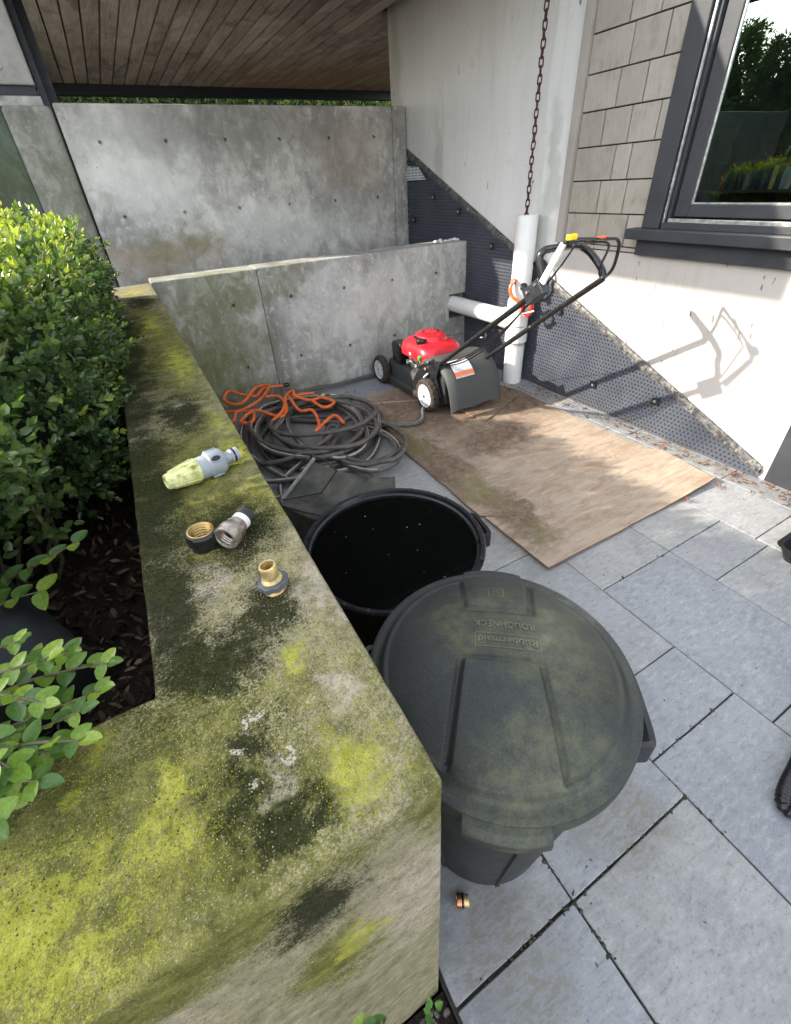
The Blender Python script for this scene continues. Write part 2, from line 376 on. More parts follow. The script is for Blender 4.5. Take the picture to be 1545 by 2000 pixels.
def paver_mat():
    g = G('grey_slate_paver', 0.62, 0.35)
    p = g.pos(); r = g.rnd()
    pp = g.vm('ADD', p, g.vm('MULTIPLY', g.n('ObjectInfo').outputs['Location'], (3.1, 1.7, 2.3)))
    a = g.noise(g.vec(pp, (1, 1, 1), rot=(0, 0, 0.6)), 5, 7, 0.65, 0.8); b = g.noise(g.vec(pp, (1.0, 3.0, 1), rot=(0, 0, 0.8)), 22, 6, 0.7, 0.4); c = g.noise(pp, 130, 4, 0.7)
    base = g.mix(r, (0.225, 0.235, 0.255), (0.275, 0.27, 0.26))
    col = g.mix(g.mr(a, 0.3, 0.7, 0, 0.8), g.mix(1.0, base, (0.80, 0.80, 0.82), 'MULTIPLY'), g.mix(1.0, base, (1.20, 1.20, 1.17), 'MULTIPLY'))
    col = g.mix(g.mr(b, 0.52, 0.68, 0, 0.55), col, (0.37, 0.375, 0.37)); col = g.mix(g.mr(b, 0.46, 0.32, 0, 0.55), col, (0.12, 0.12, 0.118))
    col = g.mix(g.mr(c, 0.57, 0.70, 0, 0.6), col, (0.10, 0.10, 0.092)); col = g.mix(g.mr(g.voro(pp, 38.0), 0.05, 0.10, 0.55, 0.0), col, (0.075, 0.07, 0.06))
    fl2 = g.noise(pp, 48, 5, 0.7, 0.5); col = g.mix(g.mr(fl2, 0.58, 0.70, 0, 0.5), col, (0.16, 0.155, 0.14))
    col = g.mix(g.mr(c, 0.40, 0.28, 0, 0.4), col, (0.42, 0.43, 0.43))
    wp = g.vm('ADD', p, g.vm('MULTIPLY', g.vm('SUBTRACT', g.noise(p, 9, 5, 0.65, 0, True), (0.5, 0.5, 0.5)), (0.5, 0.5, 0.5)))
    dirt = g.mx([g.blob(wp, cc, rr) for cc, rr in (((0.28, 0.12, 0), (0.22, 0.20, 0.3)), ((0.75, 0.25, 0), (0.2, 0.3, 0.3)), ((0.8, 2.9, 0), (0.7, 0.9, 0.3)), ((1.3, 1.3, 0), (0.2, 0.5, 0.3)), ((2.75, 1.2, 0), (0.12, 1.2, 0.3)))])
    col = g.mix(g.ma('MULTIPLY', dirt, g.mr(b, 0.4, 0.6, 0.1, 0.75, True)), col, (0.145, 0.13, 0.095))
    g.col(col); g.rough(g.mr(a, 0.3, 0.7, 0.5, 0.75))
    g.bump(b, 0.28, 0.004); g.bump(c, 0.3, 0.0015)
    return g.m
m_pav = paver_mat()
m_joint = simple('dark_joint_sand', (0.035, 0.032, 0.028), 0.95, var=0.5, nscale=60, bump=0.6)
def soil_mat():
    g = G('dark_soil', 0.95, 0.2); p = g.pos()
    n = g.noise(p, 30, 6, 0.7); g.col(g.ramp(n, [(0.3, (0.010, 0.008, 0.006)), (0.6, (0.038, 0.028, 0.02)), (0.8, (0.075, 0.06, 0.045))])); g.bump(n, 0.9, 0.02); g.bump(g.noise(p, 120, 4), 0.6, 0.006); return g.m
m_soil = soil_mat()
def stucco_mat(name='cream_stucco', k=(1, 1, 1)):
    g = G(name, 0.85, 0.25); p = g.pos()
    a = g.noise(g.vec(p, (1, 1, 0.25)), 3.0, 5, 0.6); c = g.noise(p, 260, 3, 0.6)
    col = g.ramp(a, [(0.3, (0.62, 0.61, 0.585)), (0.7, (0.70, 0.69, 0.665))])
    wp = g.vm('ADD', p, g.vm('MULTIPLY', g.vm('SUBTRACT', g.noise(p, 4, 4, 0.6, 0, True), (0.5, 0.5, 0.5)), (0.3, 0.3, 0.5)))
    alg = g.mx([g.blob(wp, cc, rr) for cc, rr in (((2.84, 2.78, 1.5), (0.3, 0.08, 0.55)), ((2.84, 2.82, 1.15), (0.3, 0.12, 0.25)), ((2.84, 4.95, 2.3), (0.3, 0.18, 0.9)), ((2.84, 4.2, 1.75), (0.3, 0.12, 0.3)))])
    col = g.mix(g.ma('MULTIPLY', alg, 0.40), col, (0.30, 0.31, 0.23))
    st = g.noise(g.vec(p, (1, 9, 0.5)), 2.0, 5, 0.6); col = g.mix(g.mr(st, 0.55, 0.72, 0, 0.28), col, (0.36, 0.35, 0.31))
    du = g.noise(p, 5.5, 5, 0.68, 0.6); col = g.mix(g.mr(du, 0.58, 0.72, 0, 0.30), col, (0.40, 0.375, 0.32))
    sc = g.noise(g.vec(p, (1, 26, 8), rot=(0.5, 0, 0)), 1.3, 3, 0.5); sc2 = g.noise(p, 7, 2)
    col = g.mix(g.ma('MULTIPLY', g.mr(sc, 0.66 if 'parge' in name else 0.71, 0.69 if 'parge' in name else 0.74, 0, 0.75), g.mr(sc2, 0.48, 0.56)), col, (0.09, 0.085, 0.08))
    g.col(g.mix(1.0, col, k, 'MULTIPLY')); g.bump(c, 0.18, 0.002); g.bump(a, 0.1, 0.01); return g.m
m_stucco = stucco_mat(); m_found = stucco_mat('pinkish_shade_toned_parge', (0.66, 0.615, 0.585))  # lower wall stucco tinted pinkish, and darkened so shade on it reads
def shingle_mat():
    g = G('taupe_shingle', 0.75, 0.3); p = g.pos(); r = g.rnd()
    gr = g.noise(g.vec(p, (1, 45, 8)), 2.0, 5, 0.65); a = g.noise(p, 7, 5, 0.65, 0.5)
    base = g.mix(r, (0.30, 0.27, 0.225), (0.36, 0.325, 0.275))
    col = g.mix(g.mr(gr, 0.35, 0.65), g.mix(1.0, base, (0.92, 0.915, 0.91), 'MULTIPLY'), g.mix(1.0, base, (1.07, 1.07, 1.07), 'MULTIPLY'))
    sk = g.noise(g.vec(p, (1, 26, 4), rot=(0.25, 0, 0)), 1.6, 4, 0.6)
    col = g.mix(g.ma('MULTIPLY', g.mr(a, 0.48, 0.64), g.mr(sk, 0.48, 0.66, 0.12, 0.5)), col, (0.13, 0.105, 0.082)); g.col(col); g.bump(gr, 0.2, 0.002); return g.m
m_shing = shingle_mat()
m_trim = simple('taupe_trim', (0.33, 0.30, 0.265), 0.7, var=0.12, nscale=6)
m_dark = simple('charcoal_paint', (0.030, 0.032, 0.036), 0.5, var=0.18, nscale=9, bump=0.15, bscale=160)
m_darkgap = simple('dark_backing', (0.03, 0.026, 0.022), 0.9)
m_alu = simple('worn_aluminium', (0.42, 0.42, 0.41), 0.35, 0.7, var=0.3, nscale=40)
def glass_mat():
    g = G('window_glass'); p = g.pos()
    tr = g.n('BsdfTransparent'); tr.inputs['Color'].default_value = (0.62, 0.72, 0.66, 1)
    gl = g.n('BsdfGlossy'); gl.inputs['Roughness'].default_value = 0.0; gl.inputs['Color'].default_value = (0.92, 1, 0.95, 1)
    fr = g.n('Fresnel'); fr.inputs['IOR'].default_value = 1.78
    bp = g.n('Bump'); bp.inputs['Strength'].default_value = 0.05; bp.inputs['Distance'].default_value = 0.02; g.put(bp.inputs['Height'], g.noise(p, 1.6, 1))
    g.t.links.new(bp.outputs[0], gl.inputs['Normal'])
    mxs = g.n('MixShader'); g.t.links.new(fr.outputs[0], mxs.inputs[0]); g.t.links.new(tr.outputs[0], mxs.inputs[1]); g.t.links.new(gl.outputs[0], mxs.inputs[2])
    g.t.links.new(mxs.outputs[0], g.out.inputs['Surface']); return g.m
m_glass = glass_mat()
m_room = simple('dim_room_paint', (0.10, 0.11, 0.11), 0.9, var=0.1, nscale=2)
def board_mat():
    g = G('weathered_soffit_board', 0.7, 0.3); p = g.pos(); r = g.rnd()
    gr = g.noise(g.vec(p, (22, 1.0, 1)), 2.5, 6, 0.65, 0.4); a = g.noise(g.vm('ADD', g.vec(p, (1.0, 0.45, 1)), g.vm('MULTIPLY', g.n('ObjectInfo').outputs['Location'], (1.7, 0, 0))), 2.2, 6, 0.7, 0.6)
    base = g.mix(r, (0.42, 0.37, 0.325), (0.58, 0.53, 0.48))
    col = g.mix(g.mr(gr, 0.35, 0.65), g.mix(1.0, base, (0.62, 0.6, 0.58), 'MULTIPLY'), base)
    col = g.mix(g.mr(a, 0.50, 0.62, 0, 0.65, True), col, (0.62, 0.58, 0.53)); col = g.mix(g.mr(a, 0.47, 0.37, 0, 0.6, True), col, (0.17, 0.13, 0.105))
    wm = g.blob(p, (3.6, 8.0, 2.83), (2.6, 2.2, 1)); col = g.mix(g.ma('MULTIPLY', wm, 0.55), col, (0.36, 0.21, 0.11))
    g.col(col); g.bump(gr, 0.3, 0.004); return g.m
m_board = board_mat()
m_steel = simple('dark_blue_steel', (0.018, 0.021, 0.028), 0.45, 0.3, var=0.2)
m_timber = simple('grey_weathered_timber', (0.33, 0.315, 0.29), 0.8, var=0.25, nscale=7, bump=0.3)
m_pvc = simple('white_pvc', (0.68, 0.67, 0.63), 0.32, var=0.06, nscale=6)
m_rust = simple('rusty_iron', (0.075, 0.030, 0.024), 0.65, 0.5, var=0.5, nscale=60)

# ------------------------------------------------------------------ the setting: ground, pavers, beds
g0 = MB().box(-60, 60, -60, 60, -0.6, -0.12).build('ground', m_soil); tag(g0, kind='structure', label='dark garden ground under everything')
patio = MB().box(0.125, 2.85, -1.6, 3.72, -0.10, -0.014).build('patio', m_joint); tag(patio, 'dark jointing bed under the grey slate pavers', kind='structure')
EX = [0.130, 0.495, 0.957, 1.397, 1.862, 2.285, 2.665, 2.842]
YJ = [[-1.2, -0.52, 0.113, 0.60, 1.25, 1.85, 2.45, 3.05, 3.71],
      [-1.4, -0.9, -0.42, 0.113, 0.72, 1.30, 1.66, 2.28, 2.8, 3.3, 3.71],
      [-1.3, -0.75, -0.30, 0.218, 0.435, 1.109, 2.010, 2.55, 3.1, 3.71],
      [-1.4, -0.62, 0.097, 0.766, 1.42, 2.0, 2.6, 3.2, 3.71],
      [-1.2, -0.55, 0.02, 0.546, 0.768, 1.5, 2.1, 2.7, 3.3, 3.71],
      [-1.3, -0.7, -0.05, 0.60, 1.16, 1.75, 2.35, 2.9, 3.71],
      [-1.1, -0.4, 0.30, 0.98, 1.62, 2.2, 2.85, 3.71]]
for ci in range(7):
    js = YJ[ci]
    for a, b in zip(js, js[1:]):
        x0, x1 = EX[ci], EX[ci + 1]; gx = RND.uniform(0.0012, 0.0022); gy = RND.uniform(0.0014, 0.0026)
        if ci <= 1 and b < 0.7: gx = 0.0030; gy = 0.0036
        cx, cy = (x0 + x1) / 2, (a + b) / 2
        hx, hy = (x1 - x0) / 2 - gx, (b - a) / 2 - gy
        loop = []
        for (ax, ay), (bx, by) in (((-hx, -hy), (hx, -hy)), ((hx, -hy), (hx, hy)), ((hx, hy), (-hx, hy)), ((-hx, hy), (-hx, -hy))):
            for k in range(7):
                t = k / 7; w = 0 if k == 0 else 1
                loop.append((ax + (bx - ax) * t + w * RND.uniform(-0.0012, 0.0008), ay + (by - ay) * t + w * RND.uniform(-0.0012, 0.0008)))
        zt = RND.uniform(-0.0022, 0.0012)
        mb = MB().prism([(u, v) for u, v in loop], 2, -0.035, zt)
        me = mb.mesh('paver', m_pav, bevel=0.0022, seg=1, angle=60)
        link('paver', me, patio, (cx, cy, 0))

bed_front = MB().box(-4, 0.122, -1.6, 0.155, -0.11, -0.03).build('soil_strip', m_soil); tag(bed_front, 'dark gravelly soil strip at the foot of the mossy wall', kind='structure')
bed = MB().box(-4.2, -0.135, 0.41, 4.73, -0.10, 0.72).build('planter_soil', m_soil); tag(bed, 'dark planter soil under the boxwood', kind='structure')
terr = MB().box(0.12, 2.83, 3.965, 4.73, -0.10, 0.86).build('terrace_soil', m_soil); tag(terr, 'soil shelf between the two concrete walls', kind='structure')

# ------------------------------------------------------------------ planter wall (L shaped), lower wall, upper wall
T = 1.06
def planter():
    bm = bmesh.new()                                                   # cut into a fine grid and jittered so the arrises are not ruler straight
    mb = MB()
    mb.prism([(-4.0, 0.16), (0.116, 0.16), (0.116, 3.70), (-0.127, 3.70), (-0.127, 0.404), (-4.0, 0.404)], 2, -0.11, T)
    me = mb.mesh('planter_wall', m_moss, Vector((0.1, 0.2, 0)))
    bm.from_mesh(me)
    for ax, vals in ((0, [x * 0.03 for x in range(-40, 4)]), (1, [0.16 + 0.03 * k for k in range(1, 118)]), (2, [0.1 + 0.06 * k for k in range(16)])):
        for v in vals:
            no = [0, 0, 0]; no[ax] = 1; co = [0, 0, 0]; co[ax] = v - (0.1, 0.2, 0)[ax]
            bmesh.ops.bisect_plane(bm, geom=bm.verts[:] + bm.edges[:] + bm.faces[:], plane_co=co, plane_no=no)
    bmesh.ops.remove_doubles(bm, verts=bm.verts, dist=1e-4)
    ed = [e for e in bm.edges if len(e.link_faces) == 2 and e.calc_face_angle(0) > 0.7]
    bmesh.ops.bevel(bm, geom=ed, offset=0.004, segments=2, profile=0.5, affect='EDGES', clamp_overlap=True)
    from mathutils import noise as nz
    for v in bm.verts:
        q = v.co * 38; k = 0.0016
        v.co += Vector((nz.noise(q), nz.noise(q + Vector((7, 3, 1))), nz.noise(q + Vector((2, 9, 5))))) * k
    bm.to_mesh(me); bm.free(); me.polygons.foreach_set('use_smooth', [True] * len(me.polygons)); me.set_sharp_from_angle(angle=rad(60))
    o = link('planter_wall', me, None, (0.1, 0.2, 0))
    tag(o, 'thick L-shaped mossy concrete planter wall running from the foreground to the back', 'wall')
planter()

def holes(pts, y, r=0.0165):
    mb = MB()
    for x, z in pts: mb.lathe([(r, -0.035), (r * 0.85, 0.0), (r * 1.12, 0.035)], 14, axis_mat((x, y, z), (0, -1, 0)))
    return mb

low = thing('lower_retaining_wall', 'long low concrete retaining wall with tie holes behind the mower', 'wall', (1.5, 3.8, 0))
o = MB().box(0.1185, 0.8525, 3.7055, 3.96, -0.11, T).build('wall_panel', m_lower, low, bevel=0.006)
c = holes([(0.627, 0.831), (0.627, 0.345)], 3.7055).build('c', m_lower); cut(o, c)
o.data.materials.clear(); o.data.materials.append(m_lower);
o = MB().box(0.8555, 2.842, 3.705, 3.96, -0.11, T + 0.0015).build('wall_panel', m_lower, low, bevel=0.006)
cb = holes([(1.087 + 0.465 * k, z) for k in range(4) for z in (0.829, 0.345) if not (k == 3 and z < 0.5)], 3.705)
cb.box(2.635, 2.90, 3.60, 3.92, 0.395, 0.615)
c = cb.build('c', m_lower); cut(o, c); o.data.materials.clear(); o.data.materials.append(m_lower)
mb = MB()                                                             # mortar patch round the pipe hole
mb.box(2.590, 2.633, 3.7015, 3.7045, 0.372, 0.665); mb.box(2.634, 2.80, 3.7015, 3.7045, 0.617, 0.66)
mb.build('mortar_patch', simple('rough_mortar', (0.36, 0.345, 0.30), 0.95, var=0.35, nscale=50, bump=0.8), low)
for k in range(12):
    x = 2.80 - 0.22 * RND.random() ** 1.6; r = RND.uniform(0.006, 0.022)
    me = bpy.data.meshes.new('mortar_lump'); bm = bmesh.new(); bmesh.ops.create_icosphere(bm, subdivisions=2, radius=r)
    for v in bm.verts: v.co *= RND.uniform(0.6, 1.35); v.co.z *= 0.6
    bm.to_mesh(me); bm.free(); me.materials.append(m_stucco)
    link('mortar_lump', me, low, Vector((x, 3.86 + RND.uniform(-.06, .05), T + r * 0.45)) - low.location)

up = thing('upper_retaining_wall', 'tall blotchy concrete wall with two rows of tie holes under the deck', 'wall', (1.3, 4.85, 0))
o = MB().box(-0.097, 2.672, 4.74, 4.99, 0.0, 2.15).build('wall_panel', m_upper, up, bevel=0.014)
c = holes([(0.124 + 0.4675 * k, z) for k in range(6) for z in (1.918, 1.429)], 4.74).build('c', m_upper); cut(o, c); o.data.materials.clear(); o.data.materials.append(m_upper)
MB().box(2.6735, 2.822, 4.738, 4.985, 0.0, 2.152).build('end_panel', m_upper, up, bevel=0.012)
MB().box(-0.11, -0.085, 4.775, 4.96, 0.0, 2.12).build('joint_filler', m_darkgap, up)
pil = thing('concrete_pilaster', 'narrow tan concrete pilaster left of the dark vertical joint', 'pilaster', (-0.26, 4.85, 0))
MB().box(-0.412, -0.112, 4.735, 5.0, 0.0, 2.135).build('shaft', m_pil, pil, bevel=0.03, seg=3)
MB().box(-0.50, -0.150, 4.80, 5.0, 2.135, 2.195).build('bearing_pad', simple('stained_pad', (0.36, 0.345, 0.32), 0.85, var=0.45, nscale=14), pil, bevel=0.006)
sw = MB().box(-4.2, -0.4135, 4.79, 5.04, 0.0, 2.14).build('side_wall', m_darkgreen, org=(-2, 4.9, 0), bevel=0.01); tag(sw, 'dark greenish concrete wall left of the pilaster', 'wall')

# timber post with bolt, steel column, deck overhead
post = thing('timber_post', 'grey weathered timber post end with a round bolt, top left', 'post', (-0.30, 4.86, 2.22))
MB().box(-0.62, -0.158, 4.76, 5.0, 2.245, 2.83).build('shaft', m_timber, post, bevel=0.008)
MB().box(-0.60, -0.165, 4.79, 4.98, 2.196, 2.244).build('shoe', m_steel, post)
bm_ = MB().lathe([(0.030, 0.0), (0.030, 0.004), (0.024, 0.007)], 20, axis_mat((-0.335, 4.7595, 2.345), (0, -1, 0))); bm_.build('washer', m_alu, post, smooth=True)
MB().lathe([(0.014, 0.005), (0.014, 0.02), (0.010, 0.024)], 6, axis_mat((-0.335, 4.7595, 2.345), (0, -1, 0))).build('bolt', m_steel, post)

deck = thing('overhead_deck', 'wooden plank deck overhead carried on dark steel beams', 'deck', (1.4, 5.0, 2.83))
W = 0.1415
x = -0.10
while x < 5.2:
    w = W - 0.013; y0 = 2.5 if x + W < 2.84 else 5.06
    cutj = RND.uniform(5.6, 8.0)
    for ya, yb in ((y0, cutj - 0.002), (cutj + 0.002, 8.60)) if RND.random() < 0.3 else ((y0, 8.60),):
        mb = MB().box(0, w, ya, yb, 2.83 + RND.uniform(0, 0.003), 2.868)
        me = mb.mesh('soffit_board', m_board, Vector((0, 5.0, 2.83)), bevel=0.003, seg=1)
        link('soffit_board', me, deck, (x - 1.4, 0, 0))
    x += W
MB().box(-0.11, 2.835, 2.5, 8.6, 2.885, 2.95).build('deck_slab', m_steel, deck)
MB().box(2.845, 5.3, 5.06, 8.6, 2.885, 2.95).build('deck_slab', m_steel, deck)
MB().box(-0.30, 5.3, 8.61, 8.75, 2.72, 2.96).build('steel_beam', m_steel, deck)
MB().box(-0.262, -0.112, 2.5, 8.605, 2.79, 2.955).build('steel_beam', m_steel, deck)
col_ = MB().box(-0.150, -0.112, 4.845, 5.03, 0.2, 2.785).build('steel_column', m_steel, deck)
MB().box(-0.112, -0.055, 5.0, 5.03, 0.2, 2.785).build('steel_column', m_steel, deck)

# ------------------------------------------------------------------ the house
XH = 2.84
house = thing('house', 'cream stucco house wall with taupe shingles and a charcoal framed window', 'house', (2.95, 2.5, 0))
MB().box(XH, 3.0, 2.6285, 5.045, -0.10, 3.1).build('stucco_wall', m_stucco, house)
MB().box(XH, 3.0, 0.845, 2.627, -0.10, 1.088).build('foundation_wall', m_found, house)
MB().box(2.8405, 3.0, -1.6, 0.843, -0.06, 1.088).build('charcoal_panel', m_dark, house)
MB().box(2.855, 3.0, 1.86, 2.627, 1.0885, 3.1).build('shingle_backing', m_darkgap, house)
MB().box(2.86, 3.0, -1.6, 1.859, 2.75, 3.1).build('wall_head', m_dark, house)
MB().box(2.86, 3.0, -1.6, 0.2, 1.0885, 2.749).build('wall_pier', m_dark, house)
MB().box(2.806, 2.854, 2.568, 2.6265, 1.120, 3.1).build('corner_trim', m_trim, house, bevel=0.002)
MB().box(2.845, 3.0, 4.9, 5.9, 2.96, 3.1).build('roof_edge', m_dark, house)
CZ = [1.092, 1.121, 1.302, 1.485, 1.666, 1.846, 2.026, 2.208, 2.388, 2.57, 2.75]
CJ = [[2.30], [2.297, 2.082], [2.33, 2.137], [2.264, 2.151], [2.384, 2.199, 2.018], [2.323, 2.145], [2.28, 2.069], [2.324, 2.139], [2.40, 2.21, 2.05], [2.31, 2.11]]
for k in range(10):
    ys = [2.5665] + CJ[k] + [1.955]
    for a, b in zip(ys, ys[1:]):
        me = MB().box(2.832 + RND.uniform(-.0015, .0015), 2.8545, b + 0.0035, a - 0.0035, CZ[k] + 0.0035, CZ[k + 1] - 0.0035).mesh('shingle', m_shing, Vector((2.85, (a + b) / 2, CZ[k])), bevel=0.002, seg=1)
        link('shingle', me, house, Vector((2.85, (a + b) / 2, CZ[k])) - house.location)

win = MB().box(2.800, 2.852, 1.846, 1.954, 1.238, 2.75).build('window', m_dark, house, bevel=0.003); tag(win, 'charcoal framed window reflecting trees')
MB().box(2.735, 2.87, 0.10, 2.008, 1.180, 1.236).build('window_sill', m_dark, win, bevel=0.004)
MB().box(2.803, 2.845, 0.10, 1.966, 1.0885, 1.178).build('apron', m_dark, win, bevel=0.003)
MB().box(2.835, 2.90, 1.812, 1.8445, 1.238, 2.75).build('jamb', m_dark, win, bevel=0.002)
MB().box(2.815, 2.826, 1.828, 1.838, 1.26, 2.74).build('weather_strip', m_alu, win)
MB().box(2.81, 2.90, 0.2, 1.835, 1.238, 1.268).build('track', m_dark, win)
MB().box(2.822, 2.845, 0.2, 1.810, 1.2685, 1.288).build('track_rail', m_alu, win, bevel=0.002)
MB().box(2.858, 2.895, 1.728, 1.806, 1.295, 2.74).build('sash_stile', m_dark, win, bevel=0.004)
MB().box(2.857, 2.895, 0.2, 1.727, 1.295, 1.357).build('sash_rail', m_dark, win, bevel=0.004)
MB().box(2.868, 2.884, 1.720, 1.7275, 1.3575, 2.74).build('glazing_bead', m_alu, win)
MB().box(2.868, 2.884, 0.2, 1.7195, 1.3575, 1.3635).build('glazing_bead', m_alu, win)
MB().add([(2.876, 0.2, 1.36), (2.876, 1.724, 1.36), (2.876, 1.724, 2.74), (2.876, 0.2, 2.74)], [(0, 1, 2, 3)]).build('pane', m_glass, win)
# the room behind the glass
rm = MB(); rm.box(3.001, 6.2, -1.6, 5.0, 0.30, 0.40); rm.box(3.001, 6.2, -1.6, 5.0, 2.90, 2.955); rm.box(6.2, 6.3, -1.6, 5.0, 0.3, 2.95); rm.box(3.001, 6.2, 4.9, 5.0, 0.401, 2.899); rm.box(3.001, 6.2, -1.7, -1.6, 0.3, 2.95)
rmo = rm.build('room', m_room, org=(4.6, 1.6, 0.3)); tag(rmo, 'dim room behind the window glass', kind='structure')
shelf = thing('bookshelf', 'dark bookshelf inside the room behind the window', 'bookshelf', (4.45, 2.2, 0.4))
m_wood = simple('dark_wood', (0.06, 0.045, 0.035), 0.5)
for z in (1.02, 1.335, 1.52): MB().box(4.3, 4.6, 1.3, 3.1, z, z + 0.02).build('shelf_board', m_wood, shelf)
for y in (1.28, 3.10): MB().box(4.3, 4.6, y - 0.0, y + 0.02, 0.4, 1.7).build('side_panel', m_wood, shelf)
MB().box(4.605, 4.62, 1.28, 3.12, 0.4, 1.7).build('back_panel', m_wood, shelf)
bc = [('dark blue', (0.03, 0.05, 0.13)), ('slate', (0.09, 0.10, 0.12)), ('cream', (0.60, 0.55, 0.42)), ('pale blue', (0.32, 0.44, 0.56)), ('navy', (0.02, 0.03, 0.07)), ('yellow', (0.62, 0.50, 0.18)), ('grey', (0.3, 0.3, 0.3)), ('red', (0.35, 0.03, 0.03))]
bm_mats = [simple('book_' + n.replace(' ', '_'), tuple(x * 0.55 for x in c), 0.6) for n, c in bc]
yy = 2.42
seq = [7, 1, 0, 1, 4, 0, 6, 1, 0, 4, 1, 0, 5, 4, 3, 2, 0, 1, 4, 6]
for i, s in enumerate(seq):
    w = RND.uniform(0.022, 0.04); h = RND.uniform(0.10, 0.15)
    b = MB().box(4.32, 4.44, yy - w + 0.002, yy, 1.3555, 1.3555 + h).build('book', bm_mats[s], org=(4.38, yy - w / 2, 1.3555), bevel=0.002)
    un = {7: 'red', 5: 'yellow', 3: 'pale blue', 2: 'cream'}.get(s)
    tag(b, ('only %s book in the row on the shelf behind the window glass' % un) if un else 'dark book standing in the row on the shelf seen through the window glass', 'book', 'books on the shelf behind the glass'); yy -= w

# ------------------------------------------------------------------ dimpled drainage mat on the wall
def diag(y):                                                           # top edge of the mat over y
    return 0.062 + (y - 0.90) * (1.788 - 0.062) / (4.741 - 0.90)
mat = thing('drainage_mat', 'grey dimpled plastic drainage mat sloping down the foundation of the house', 'drainage mat', (2.82, 2.4, 0))
def mat_mat():
    g = G('dimpled_plastic', 0.42, 0.4); p = g.pos(); a = g.noise(p, 3.5, 5, 0.65); b = g.noise(p, 55, 3, 0.7)
    col = g.ramp(a, [(0.3, (0.042, 0.047, 0.060)), (0.7, (0.066, 0.072, 0.090))]); col = g.mix(g.mr(b, 0.68, 0.76, 0, 0.5), col, (0.26, 0.26, 0.26))
    wp = g.vm('ADD', p, g.vm('MULTIPLY', g.vm('SUBTRACT', g.noise(p, 6, 4, 0.6, 0, True), (0.5, 0.5, 0.5)), (0.3, 0.3, 0.3)))
    col = g.mix(g.ma('MULTIPLY', g.blob(wp, (2.82, 2.1, 0.0), (0.5, 1.5, 0.10)), 0.25), col, (0.09, 0.08, 0.06))
    g.col(col); g.rough(g.mr(a, 0.3, 0.7, 0.34, 0.55)); g.bump(a, 0.25, 0.02); return g.m
m_mat = mat_mat()
def mat_sheet():
    pit = 0.0268; V = []; F = []; MI = []; X0 = 2.8255
    rows = int(1.85 / pit)
    for r in range(rows):
        z = -0.02 + pit * (r + 0.5); off = 0.5 * (r % 2)
        for k in range(int(4.0 / pit)):
            y = 0.88 + pit * (k + off)
            if z > diag(y) + 0.012 or y > 4.745: continue
            if y > 3.735 and y < 3.93 and z < 1.02: continue
            b = len(V); h = pit / 2; buck = 0.004 * math.sin(y * 7.3 + z * 3.1) + 0.003 * math.sin(y * 17 + z * 9)
            out = [(h, 0), (h, h), (0, h), (-h, h), (-h, 0), (-h, -h), (0, -h), (h, -h)]
            V += [(X0 + 0.004 * math.sin((y + u) * 7.3 + (z + w) * 3.1) + 0.003 * math.sin((y + u) * 17 + (z + w) * 9), y + u, z + w) for u, w in out]
            for rr, dx in ((0.0084, 0.0), (0.0062, 0.0075)):
                V += [(X0 + buck + dx, y + rr * math.cos(math.pi / 4 * j), z + rr * math.sin(math.pi / 4 * j)) for j in range(8)]
            for j in range(8):
                j2 = (j + 1) % 8
                F.append((b + j, b + j2, b + 8 + j2, b + 8 + j)); F.append((b + 8 + j, b + 8 + j2, b + 16 + j2, b + 16 + j))
            F.append(tuple(b + 16 + j for j in range(8)))
    me = bpy.data.meshes.new('dimpled_sheet'); off = wl(mat)
    me.from_pydata([(x - off.x, y - off.y, z - off.z) for x, y, z in V], [], F); me.materials.append(m_mat)
    bm = bmesh.new(); bm.from_mesh(me); bmesh.ops.remove_doubles(bm, verts=bm.verts, dist=2e-4); bmesh.ops.recalc_face_normals(bm, faces=bm.faces); bm.to_mesh(me); bm.free()
    tag(link('dimpled_sheet', me, mat), kind='stuff')
mat_sheet()
def foil_strip():
    n = 190; V = []; F = []
    from mathutils import noise as nz
    for i in range(n):
        y = 0.875 + (4.745 - 0.875) * i / (n - 1); z = diag(y)
        for j, (dz, dx) in enumerate(((0.030, 0.0), (0.024, -0.010), (0.004, -0.013), (-0.018, -0.012), (-0.034, -0.004))):
            q = Vector((y * 16, j * 1.7, 0.3)); q2 = Vector((y * 45, j * 2.9, 4.0))
            V.append((2.8335 + dx - abs(nz.noise(q2)) * 0.008 * (j > 0), y, z + dz + 0.006 * nz.noise(q) * (j > 0) + 0.004 * nz.noise(q2) * (j > 0)))
    for i in range(n - 1):
        for j in range(4): F.append((i * 5 + j, i * 5 + j + 1, i * 5 + 6 + j, i * 5 + 5 + j))
    g = G('crumpled_membrane_edge', 0.35, 0.6); p = g.pos(); a = g.noise(p, 26, 5, 0.7, 1.0)
    g.col(g.ramp(a, [(0.42, (0.030, 0.030, 0.034)), (0.58, (0.13, 0.125, 0.115)), (0.74, (0.48, 0.45, 0.40))])); g.bump(a, 0.7, 0.008)
    MB().add(V, F).build('edge_strip', g.m, mat, smooth=True)
foil_strip()
m_clip = simple('black_plastic_clip', (0.012, 0.012, 0.013), 0.4)
for y, z in ((4.246, 1.405), (3.93 - 0.10, 1.292), (3.34, 1.044), (4.616, 1.205), (2.498, 0.651), (2.071, 0.191), (1.573, 0.236), (2.95, 0.25)):
    k = MB().box(2.808, 2.820, y - 0.026, y + 0.026, z - 0.026, z + 0.026).build('fixing_clip', m_clip, mat, bevel=0.004)
    MB().lathe([(0.011, 0), (0.011, 0.004), (0.005, 0.006)], 12, axis_mat((2.8075, y, z), (-1, 0, 0))).build('washer', m_alu, k, smooth=True)
g = G('printed_label', 0.6); p = g.pos()
